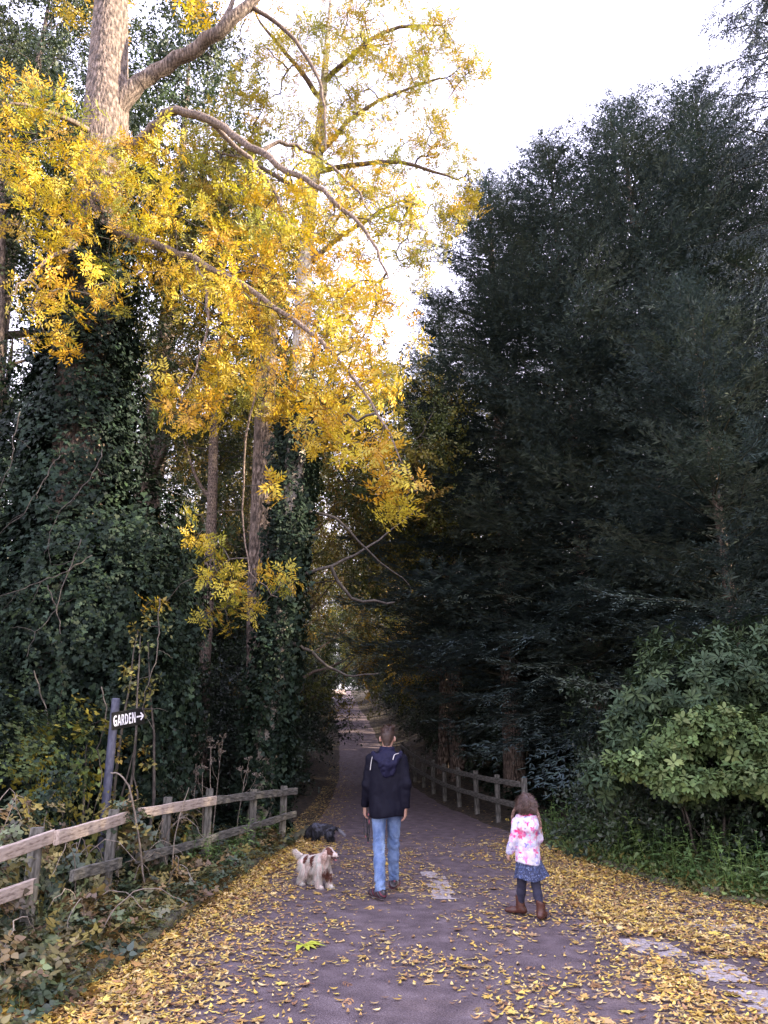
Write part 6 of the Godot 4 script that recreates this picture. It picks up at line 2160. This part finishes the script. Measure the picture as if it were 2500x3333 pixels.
func make_girl() -> void:
	rng.seed = 1301
	var at := Vector3(1.40, 0.0, -7.92)
	var o := thing("person", "small child with plaits in white flowered raincoat, blue skirt and brown boots, walking away", "person", at)
	var skin := lin(0.5, 0.3, 0.22)
	var turn := Basis(Vector3.UP, 0.35)
	var hipl := Vector3(-0.055, 0.52, 0.0)
	var hipr := Vector3(0.055, 0.52, 0.01)
	var knl := Vector3(-0.062, 0.29, -0.05)
	var knr := Vector3(0.055, 0.29, 0.045)
	var anl := Vector3(-0.078, 0.075, -0.10)
	var anr := Vector3(0.075, 0.07, 0.13)
	var toel := Vector3(-0.19, 0.0, -0.15)
	var toer := Vector3(0.13, 0.0, 0.03)
	var shl := Vector3(-0.092, 0.835, 0.0)
	var shr := Vector3(0.09, 0.835, 0.0)
	var ell := Vector3(-0.132, 0.69, 0.03)
	var elr := Vector3(0.115, 0.68, -0.04)
	var wrl := Vector3(-0.172, 0.575, -0.02)
	var wrr := Vector3(0.10, 0.58, -0.13)
	var mb := MB.new()
	var f := Field.new(Vector3(-0.26, 0.0, -0.22), Vector3(0.24, 0.98, 0.22), 0.011)
	f.cap(Vector3(0, 0.55, 0), Vector3(0, 0.7, 0), 0.085, 0.08, 0.04)
	f.ell(Vector3(0, 0.77, 0), Vector3(0.10, 0.10, 0.07), Basis.IDENTITY, 0.04)
	f.cap(Vector3(0, 0.83, 0), Vector3(0, 0.94, -0.005), 0.038, 0.036, 0.03)
	for e in [[shl, ell, wrl, hipl, knl, anl], [shr, elr, wrr, hipr, knr, anr]]:
		f.cap(Vector3(0, 0.83, 0), e[0], 0.035, 0.03, 0.03)
		f.cap(e[0], e[1], 0.03, 0.026, 0.02)
		f.cap(e[1], e[2], 0.026, 0.019, 0.015)
		f.cap(e[3], e[4], 0.05, 0.037, 0.03)
		f.cap(e[4], e[5], 0.036, 0.026, 0.02)
	f.mesh(mb, func(_p): return skin)
	var hc := Vector3(0.0, 0.995, -0.005)
	head(mb, hc, 0.86, turn, skin, lin(0.5, 0.2, 0.17))
	hand(mb, wrl + Vector3(-0.006, -0.006, -0.004), Vector3(-0.2, -1, -0.2).normalized(), Vector3(0.9, -0.1, -0.25).normalized(), 0.6, -1.0, 0.8, skin)
	hand(mb, wrr + Vector3(0, 0, -0.006), Vector3(-0.2, -0.4, -0.9).normalized(), Vector3(-0.9, -0.2, 0.1).normalized(), 0.6, 1.0, 0.8, skin)
	part("body", mb.commit(), mat(0.55), o, false)
	# tights
	f = Field.new(Vector3(-0.18, 0.05, -0.2), Vector3(0.18, 0.58, 0.22), 0.009)
	for e in [[hipl, knl, anl], [hipr, knr, anr]]:
		f.cap(e[0], e[1], 0.054, 0.043, 0.02)
		f.cap(e[1], e[1].lerp(e[2], 0.4), 0.043, 0.043, 0.02)
		f.cap(e[1].lerp(e[2], 0.4), e[2], 0.042, 0.031, 0.02)
	mb = MB.new()
	f.mesh(mb, func(_p): return lin(0.020, 0.023, 0.045))
	part("tights", mb.commit(), cloth_mat(0.8, null, 1.0, bump_tex(64, 64, 0.2, 2, 31, 2.0), 0.4), o, false)
	# boots
	for e in [[anl, toel], [anr, toer]]:
		f = Field.new(e[0] + Vector3(-0.17, -0.1, -0.17), e[0] + Vector3(0.17, 0.14, 0.15), 0.007)
		shoe(f, e[0] + Vector3(0, 0.01, 0), e[1] + Vector3(0, 0.008, 0), 0.72)
		f.cap(e[0] + Vector3(0, -0.01, 0), e[0] + Vector3(0, 0.085, 0.0), 0.040, 0.044, 0.02)
		f.cut_below(func(p: Vector3): return 0.004 - p.y)
		var y1: float = e[0].y + 0.085
		f.cut_below(func(p: Vector3): return p.y - y1 - 0.012 * sin(p.x * 40.0))
		mb = MB.new()
		f.mesh(mb, func(p: Vector3): return lin(0.018, 0.012, 0.01) if p.y < 0.014 else lin(0.055, 0.019, 0.013).lerp(lin(0.09, 0.032, 0.021), clampf(0.5 + noise.get_noise_3d(p.x * 30.0, p.y * 30.0, p.z * 30.0), 0, 1)))
		part("boot", mb.commit(), mat(0.45), o, false)
	# skirt: pleated, flaring to the right
	mb = MB.new()
	var cols := 72
	var rows := 9
	for r in rows:
		var t := r / float(rows - 1)
		for k in cols:
			var w := TAU * k / cols
			var pleat := 1.0 + (0.05 * sin(w * 13.0) + 0.025 * sin(w * 23.0 + 1.0)) * t
			var rx := lerpf(0.10, 0.150, pow(t, 1.2)) * pleat
			var rz := lerpf(0.09, 0.145, pow(t, 1.2)) * pleat
			mb.vert(Vector3(cos(w) * rx + 0.03 * t * t * (1.0 + 0.6 * cos(w)), lerpf(0.60, 0.335, t) + 0.012 * sin(w * 3.0) * t + 0.02 * t * maxf(0.0, cos(w)), sin(w) * rz), W)
	for r in rows - 1:
		for k in cols:
			var k2 := (k + 1) % cols
			mb.quad(r * cols + k, r * cols + k2, (r + 1) * cols + k2, (r + 1) * cols + k)
	var sk := splash_tex(192, lin(0.022, 0.03, 0.075), [[lin(0.06, 0.09, 0.22), 70, 0.045, 3.0, 0.8], [lin(0.28, 0.34, 0.52), 110, 0.022, 2.0, 0.9], [lin(0.55, 0.6, 0.75), 60, 0.012, 3.0, 0.9], [lin(0.01, 0.012, 0.03), 60, 0.03, 2.0, 0.8]], 0.3)
	part("skirt", mb.commit(), cloth_mat(0.8, sk, 3.5, null, 0.0), o, false)
	# coat
	var fold := FastNoiseLite.new()
	fold.seed = 78
	fold.frequency = 11.0
	f = Field.new(Vector3(-0.28, 0.44, -0.22), Vector3(0.24, 0.93, 0.22), 0.009)
	f.cap(Vector3(0.0, 0.49, 0.0), Vector3(0.0, 0.82, 0.005), 0.126, 0.085, 0.04)
	f.ell(Vector3(0.0, 0.78, 0.01), Vector3(0.112, 0.11, 0.095), Basis.IDENTITY, 0.04)
	f.cap(Vector3(0, 0.84, 0), shl, 0.052, 0.05, 0.04)
	f.cap(Vector3(0, 0.84, 0), shr, 0.052, 0.05, 0.04)
	f.cap(shl, ell, 0.046, 0.042, 0.02)
	f.cap(ell, wrl, 0.042, 0.040, 0.02)
	f.cap(shr, elr, 0.052, 0.048, 0.02)
	f.cap(elr, wrr, 0.048, 0.042, 0.02)
	# hood lying back
	f.ell(Vector3(0.01, 0.815, 0.085), Vector3(0.10, 0.075, 0.042), Basis(Vector3.RIGHT, -0.3), 0.025)
	f.cap(Vector3(-0.085, 0.885, 0.02), Vector3(0.0, 0.87, 0.075), 0.026, 0.024, 0.02)
	f.cap(Vector3(0.0, 0.87, 0.075), Vector3(0.085, 0.88, 0.02), 0.024, 0.026, 0.02)
	f.bend(func(p: Vector3): return 0.003 * sin(p.x * 50.0 + p.y * 30.0 + fold.get_noise_3d(p.x, p.y, p.z) * 4.0) + 0.009 * fold.get_noise_3d(p.x * 0.8, p.y * 0.8, p.z * 0.8))
	f.cut_below(func(p: Vector3):
		if p.x < -0.14:
			return 0.55 - p.y + (p.x + 0.135) * 0.3
		return 0.468 - 0.16 * (p.x + 0.02) - p.y)
	mb = MB.new()
	f.mesh(mb, func(_p): return W)
	var flowers := splash_tex(384, lin(0.66, 0.63, 0.72), [[lin(0.36, 0.38, 0.70), 46, 0.06, 3.0, 0.6], [lin(0.55, 0.62, 0.72), 20, 0.04, 2.0, 0.5], [lin(0.10, 0.10, 0.42), 26, 0.042, 3.0, 0.9], [lin(0.68, 0.02, 0.17), 34, 0.062, 3.0, 1.0], [lin(0.75, 0.10, 0.34), 16, 0.045, 4.0, 0.9], [lin(0.05, 0.04, 0.22), 20, 0.018, 3.0, 1.0], [lin(0.20, 0.42, 0.40), 10, 0.02, 3.0, 0.7]], 0.22)
	var cm := cloth_mat(0.5, flowers, 1.9, null, 0.0)
	part("raincoat", mb.commit(), cm, o, false)
	# pink collar lining
	mb = MB.new()
	var ring := PackedVector3Array()
	var rr := PackedFloat32Array()
	for k in 17:
		var w := TAU * k / 16.0
		ring.push_back(Vector3(cos(w) * 0.063, 0.898 + 0.008 * sin(w * 2.0), sin(w) * 0.058 + 0.004))
		rr.push_back(0.013)
	mb.tube(ring, rr, 8, lin(0.70, 0.05, 0.25), 0.0, 0, false)
	part("collar", mb.commit(), mat(0.6), o, false)
	# hair with a parting and two plaits
	var ib := turn.transposed()
	f = Field.new(Vector3(-0.14, 0.86, -0.14), Vector3(0.14, 1.13, 0.14), 0.006)
	f.ell(hc + turn * Vector3(0, 0.026, 0.016), Vector3(0.078, 0.085, 0.088), turn, 0.02)
	f.ell(hc + turn * Vector3(0, -0.035, 0.045), Vector3(0.07, 0.05, 0.05), turn, 0.04)
	for sg in [-1.0, 1.0]:
		f.ell(hc + turn * Vector3(sg * 0.068, 0.005, 0.01), Vector3(0.028, 0.04, 0.045), turn, 0.02)
	f.cap(hc + turn * Vector3(0, 0.118, -0.02), hc + turn * Vector3(0, -0.03, 0.11), 0.006, 0.006, 0.004)
	f.ell(hc + turn * Vector3(0.0, 0.1, 0.075), Vector3(0.004, 0.06, 0.06), turn, 0.01, true)
	f.cut_below(func(p: Vector3):
		var q := ib * (p - hc)
		return maxf(-(q.z + 0.035 + (q.y - 0.02) * 0.5), -(q.y + 0.072)) if q.y < 0.085 else -1.0)
	mb = MB.new()
	f.mesh(mb, func(p: Vector3): return lin(0.045, 0.026, 0.022).lerp(lin(0.09, 0.055, 0.043), clampf(0.5 + noise.get_noise_3d(p.x * 40.0, p.y * 12.0, p.z * 40.0), 0, 1)))
	var hm := mb.commit()
	var hair := part("hair", hm, mat(0.45), o, false)
	strands("hair_strands", hm, mat(0.42), o, 4500, Vector2(0.014, 0.055), 0.0011, func(p: Vector3, n: Vector3):
		var q := ib * (p - hc)
		return (turn * Vector3(signf(q.x) * 0.9 + sin(q.y * 70.0) * 0.35, -0.55 + sin(q.x * 90.0) * 0.3, 0.15) + n * 0.38).normalized(), func(_p): return lin(0.06, 0.036, 0.03).lerp(lin(0.15, 0.095, 0.075), rng.randf()))
	for e in [[Vector3(0.085, 0.985, 0.02), Vector3(0.105, 0.95, 0.03), Vector3(0.118, 0.90, 0.045), Vector3(0.128, 0.84, 0.055), Vector3(0.134, 0.79, 0.055)], [Vector3(-0.085, 0.98, 0.01), Vector3(-0.112, 0.94, -0.005), Vector3(-0.125, 0.90, -0.02), Vector3(-0.128, 0.85, -0.03), Vector3(-0.126, 0.81, -0.035)]]:
		var q := smooth_path(pts(e), PackedFloat32Array([0.016, 0.015, 0.014, 0.012, 0.009]), 4)
		mb = MB.new()
		# three strands crossing over
		for s in 3:
			var line := PackedVector3Array()
			var rad := PackedFloat32Array()
			for k in q[0].size():
				for j in 3:
					if k == q[0].size() - 1 and j > 0:
						break
					var t: float = k + j / 3.0
					var base: Vector3 = q[0][k] if j == 0 else (q[0][k] as Vector3).lerp(q[0][k + 1], j / 3.0)
					var ph := t * 1.15 + s * TAU / 3.0
					line.push_back(base + Vector3(sin(ph) * 0.009, 0, sin(ph * 2.0) * 0.005))
					rad.push_back(q[1][k] * 0.55)
			mb.tube(line, rad, 6, lin(0.15, 0.09, 0.065) if s > 0 else lin(0.24, 0.155, 0.11))
		part("plait", mb.commit(), mat(0.45), hair, false)
		mb = MB.new()
		var end: Vector3 = e[4]
		for k in 40:
			var d := (Vector3(0.05, -1, 0) + rdir() * 0.25).normalized()
			mb.leaf2(end, d, rdir(), rf(0.04, 0.07), 0.003, 0.0, lin(0.3, 0.19, 0.13))
		mb.ball(end, Vector3(0.011, 0.008, 0.011), lin(0.7, 0.3, 0.25))
		part("plait_end", mb.commit(), mat(0.5), hair, false)


# ---------------------------------------------------------------- dogs
# built facing +X, then turned. p holds the joints.
func dog(label: String, at: Vector3, yaw: float, p: Dictionary, col: Callable, ear: Callable) -> void:
	var o := thing("spaniel", label, "dog", at)
	o.rotation.y = yaw
	o.scale = Vector3.ONE * p.size
	var f := Field.new(p.lo, p.hi, 0.009)
	# deep chest narrowing to the belly
	f.ell(p.chest, Vector3(0.115, 0.108, 0.088), Basis(Vector3.BACK, -0.1), 0.05)
	f.cap(p.chest + Vector3(-0.02, 0.01, 0), p.loin, 0.088, 0.074, 0.05)
	f.cap(p.loin, p.rump, 0.074, 0.080, 0.05)
	f.cap(p.chest + Vector3(0.03, -0.02, 0), p.chest + Vector3(0.06, -0.075, 0), 0.06, 0.04, 0.04)
	# neck and head
	f.cap(p.chest + Vector3(0.05, 0.05, 0), p.neck, 0.072, 0.055, 0.05)
	var hd: Vector3 = p.head
	var look: Basis = p.look
	f.cap(p.neck, hd, 0.052, 0.05, 0.03)
	f.ell(hd + look * Vector3(0.0, 0.005, 0), Vector3(0.064, 0.054, 0.054), look, 0.03)
	f.cap(hd + look * Vector3(0.04, -0.008, 0), hd + look * Vector3(0.115, -0.018, 0), 0.034, 0.025, 0.022)
	f.cap(hd + look * Vector3(0.105, -0.012, 0), hd + look * Vector3(0.12, -0.012, 0), 0.016, 0.014, 0.006)
	# lower jaw, hanging open
	f.cap(hd + look * Vector3(0.03, -0.04, 0), hd + look * Vector3(0.095, -0.040 - p.jaw, 0), 0.02, 0.013, 0.008)
	for sg in [-1.0, 1.0]:
		f.cap(hd + look * Vector3(0.07, -0.025, sg * 0.02), hd + look * Vector3(0.085, -0.045, sg * 0.022), 0.016, 0.011, 0.01)
	# legs
	for l in p.legs:
		for k in l.size() - 1:
			f.cap(l[k][0], l[k + 1][0], l[k][1], l[k + 1][1], 0.02)
		var paw: Vector3 = l[l.size() - 1][0]
		f.ell(paw + Vector3(0.018, -0.006, 0), Vector3(0.036, 0.02, 0.026), Basis.IDENTITY, 0.012)
		for j in 3:
			f.ell(paw + Vector3(0.046, -0.009, (j - 1) * 0.014), Vector3(0.013, 0.012, 0.009), Basis.IDENTITY, 0.004)
	# tail
	for k in p.tail.size() - 1:
		f.cap(p.tail[k], p.tail[k + 1], 0.022 - 0.003 * k, 0.019 - 0.003 * k, 0.02)
	f.cut_below(func(q: Vector3): return 0.002 - q.y)
	f.bend(func(q: Vector3): return 0.009 * noise.get_noise_3d(q.x * 28.0, q.y * 14.0, q.z * 28.0))
	var mb := MB.new()
	f.mesh(mb, col)
	var bm := mb.commit()
	part("body", bm, mat(0.75), o, false)
	var fur := mat(0.7)
	var tail_top: Vector3 = p.tail[0]
	strands("coat", bm, fur, o, 19000, Vector2(0.016, 0.036), 0.0010, func(q: Vector3, n: Vector3):
		if (q - hd).length() < 0.13 and (look.transposed() * (q - hd)).x > 0.02:
			return (n * 0.2 + look * Vector3(-1, 0, 0)).normalized() * 0.35
		if q.x < tail_top.x - 0.02:
			return (n * 0.4 + Vector3(-0.6, -0.35, 0)).normalized() * 2.3
		if q.y < p.belly:
			return (n * 0.45 + Vector3(-0.25, -0.9, 0)).normalized() * 2.7
		return (n * 0.25 + Vector3(-0.8, -0.35, 0)).normalized() * 1.25, col)
	# ears: long and hanging, waved
	for sg in [-1.0, 1.0]:
		mb = MB.new()
		var fe := Field.new(hd - Vector3.ONE * 0.2, hd + Vector3.ONE * 0.16, 0.007)
		var root := hd + look * Vector3(-0.012, 0.018, sg * 0.05)
		var tip := root + Vector3(-0.02, -0.115, 0) + look * Vector3(0, 0, sg * 0.028)
		fe.cap(root, root.lerp(tip, 0.5) + look * Vector3(0, 0, sg * 0.012), 0.016, 0.03, 0.02)
		fe.cap(root.lerp(tip, 0.5) + look * Vector3(0, 0, sg * 0.012), tip, 0.032, 0.026, 0.03)
		fe.bend(func(q: Vector3): return 0.008 * noise.get_noise_3d(q.x * 40.0, q.y * 40.0, q.z * 40.0))
		fe.mesh(mb, ear)
		var em := mb.commit()
		var e := part("ear", em, mat(0.75), o, false)
		strands("ear_fur", em, fur, e, 1100, Vector2(0.014, 0.032), 0.0012, func(q: Vector3, n: Vector3): return (n * 0.5 + Vector3(sin(q.y * 160.0) * 0.4, -0.8, cos(q.y * 140.0) * 0.4)).normalized(), ear)
	# nose, eyes, tongue
	mb = MB.new()
	mb.ball(hd + look * Vector3(0.133, -0.006, 0), Vector3(0.011, 0.010, 0.014), lin(0.012, 0.009, 0.009))
	part("nose", mb.commit(), mat(0.3), o, false)
	for sg in [-1.0, 1.0]:
		mb = MB.new()
		mb.ball(hd + look * Vector3(0.047, 0.018, sg * 0.032), Vector3.ONE * 0.0095, lin(0.012, 0.008, 0.006))
		part("eye", mb.commit(), mat(0.12), o, false)
	if p.jaw > 0.0:
		mb = MB.new()
		mb.ball(hd + look * Vector3(0.10, -0.045 - p.jaw * 0.8, 0), Vector3(0.028, 0.007, 0.014), lin(0.55, 0.2, 0.2))
		part("tongue", mb.commit(), mat(0.35), o, false)


func blob(q: Vector3, c: Vector3, r: Vector3) -> bool:
	return ((q - c) / r).length() + 0.35 * noise.get_noise_3d(q.x * 22.0, q.y * 22.0, q.z * 22.0) < 1.0


func make_dogs() -> void:
	rng.seed = 1401
	var look := Basis(Vector3.UP, 0.30) * Basis(Vector3.BACK, -0.10)
	var cream := lin(0.60, 0.50, 0.44)
	var liver := lin(0.095, 0.028, 0.016)
	var p := {"lo": Vector3(-0.48, -0.02, -0.16), "hi": Vector3(0.46, 0.56, 0.18), "chest": Vector3(0.12, 0.265, 0), "loin": Vector3(-0.05, 0.275, 0), "rump": Vector3(-0.17, 0.265, 0), "neck": Vector3(0.22, 0.36, 0.005), "head": Vector3(0.27, 0.405, 0.01), "look": look, "jaw": 0.03, "size": 0.94, "belly": 0.24,
		"legs": [[[Vector3(0.16, 0.24, 0.06), 0.042], [Vector3(0.15, 0.13, 0.062), 0.03], [Vector3(0.17, 0.022, 0.062), 0.026]], [[Vector3(0.16, 0.24, -0.06), 0.042], [Vector3(0.20, 0.14, -0.062), 0.03], [Vector3(0.22, 0.022, -0.06), 0.026]], [[Vector3(-0.17, 0.25, 0.055), 0.06], [Vector3(-0.13, 0.16, 0.06), 0.042], [Vector3(-0.20, 0.09, 0.06), 0.026], [Vector3(-0.185, 0.022, 0.06), 0.024]], [[Vector3(-0.17, 0.25, -0.055), 0.06], [Vector3(-0.11, 0.16, -0.06), 0.042], [Vector3(-0.165, 0.09, -0.06), 0.026], [Vector3(-0.14, 0.022, -0.06), 0.024]]],
		"tail": [Vector3(-0.23, 0.30, 0), Vector3(-0.30, 0.32, -0.01), Vector3(-0.37, 0.335, -0.02), Vector3(-0.43, 0.37, -0.02)]}
	var hd: Vector3 = p.head
	var lb := look.transposed()
	dog("cream and brown spaniel with curly ears and open mouth, walking through the leaves", Vector3(-0.80, 0.0, -9.5), -0.80, p, func(q: Vector3):
		var h: Vector3 = lb * (q - hd)
		if (q - hd).length() < 0.15:
			if h.z > 0.016 and h.x > -0.03 and h.x < 0.075 and h.y > -0.02:
				return liver
			if h.z < -0.016 and h.x > -0.03 and h.x < 0.075 and h.y > -0.02:
				return liver
			if h.y < -0.028 and h.x > 0.045:
				return lin(0.10, 0.05, 0.045)
			return cream
		if blob(q, Vector3(0.05, 0.31, 0.08), Vector3(0.035, 0.075, 0.06)) or blob(q, Vector3(0.005, 0.30, 0.08), Vector3(0.018, 0.05, 0.06)) or blob(q, Vector3(-0.10, 0.30, 0.08), Vector3(0.04, 0.055, 0.06)) or blob(q, Vector3(-0.06, 0.36, 0), Vector3(0.06, 0.02, 0.05)) or blob(q, Vector3(-0.235, 0.30, 0), Vector3(0.03, 0.035, 0.04)) or blob(q, Vector3(0.21, 0.13, -0.06), Vector3(0.04, 0.04, 0.05)) or blob(q, Vector3(0.21, 0.19, 0.0), Vector3(0.04, 0.04, 0.06)) or blob(q, Vector3(-0.05, 0.29, -0.08), Vector3(0.08, 0.06, 0.05)):
			return liver
		return Color(cream.r * (0.9 + 0.3 * noise.get_noise_3d(q.x * 30.0, q.y * 10.0, q.z * 30.0)), cream.g * 0.95, cream.b * 0.93), func(q: Vector3): return lin(0.34, 0.21, 0.16).lerp(lin(0.62, 0.47, 0.39), clampf(0.5 + 1.5 * noise.get_noise_3d(q.x * 60.0, q.y * 60.0, q.z * 60.0), 0, 1)))
	rng.seed = 1402
	look = Basis(Vector3.UP, -0.2) * Basis(Vector3.BACK, -0.75)
	p = {"lo": Vector3(-0.50, -0.02, -0.16), "hi": Vector3(0.46, 0.48, 0.16), "chest": Vector3(0.11, 0.25, 0), "loin": Vector3(-0.05, 0.27, 0), "rump": Vector3(-0.17, 0.26, 0), "neck": Vector3(0.23, 0.265, 0), "head": Vector3(0.29, 0.20, 0), "look": look, "jaw": 0.0, "size": 0.82, "belly": 0.22,
		"legs": [[[Vector3(0.14, 0.22, 0.06), 0.042], [Vector3(0.12, 0.13, 0.062), 0.03], [Vector3(0.10, 0.022, 0.062), 0.026]], [[Vector3(0.14, 0.22, -0.06), 0.042], [Vector3(0.17, 0.13, -0.062), 0.03], [Vector3(0.19, 0.022, -0.06), 0.026]], [[Vector3(-0.17, 0.25, 0.055), 0.06], [Vector3(-0.13, 0.16, 0.06), 0.042], [Vector3(-0.20, 0.09, 0.06), 0.026], [Vector3(-0.19, 0.022, 0.06), 0.024]], [[Vector3(-0.17, 0.25, -0.055), 0.06], [Vector3(-0.10, 0.16, -0.06), 0.042], [Vector3(-0.15, 0.09, -0.06), 0.026], [Vector3(-0.12, 0.022, -0.06), 0.024]]],
		"tail": [Vector3(-0.23, 0.29, 0), Vector3(-0.30, 0.26, 0.01), Vector3(-0.37, 0.21, 0.01), Vector3(-0.43, 0.16, 0.01)]}
	dog("black and grey mottled spaniel sniffing at the leaves by the verge", Vector3(-1.02, 0.0, -13.35), PI - 0.12, p, func(q: Vector3):
		if q.x < -0.31:
			return lin(0.38, 0.38, 0.43)
		if q.y > 0.17 and q.x > -0.24 and q.x < 0.20:
			var m := noise.get_noise_3d(q.x * 14.0, q.y * 14.0, q.z * 14.0) + 0.5 * noise.get_noise_3d(q.x * 40.0, q.y * 40.0, q.z * 40.0)
			if m > 0.0:
				return lin(0.085, 0.09, 0.12)
		return lin(0.012, 0.012, 0.016), func(_q): return lin(0.010, 0.010, 0.013))
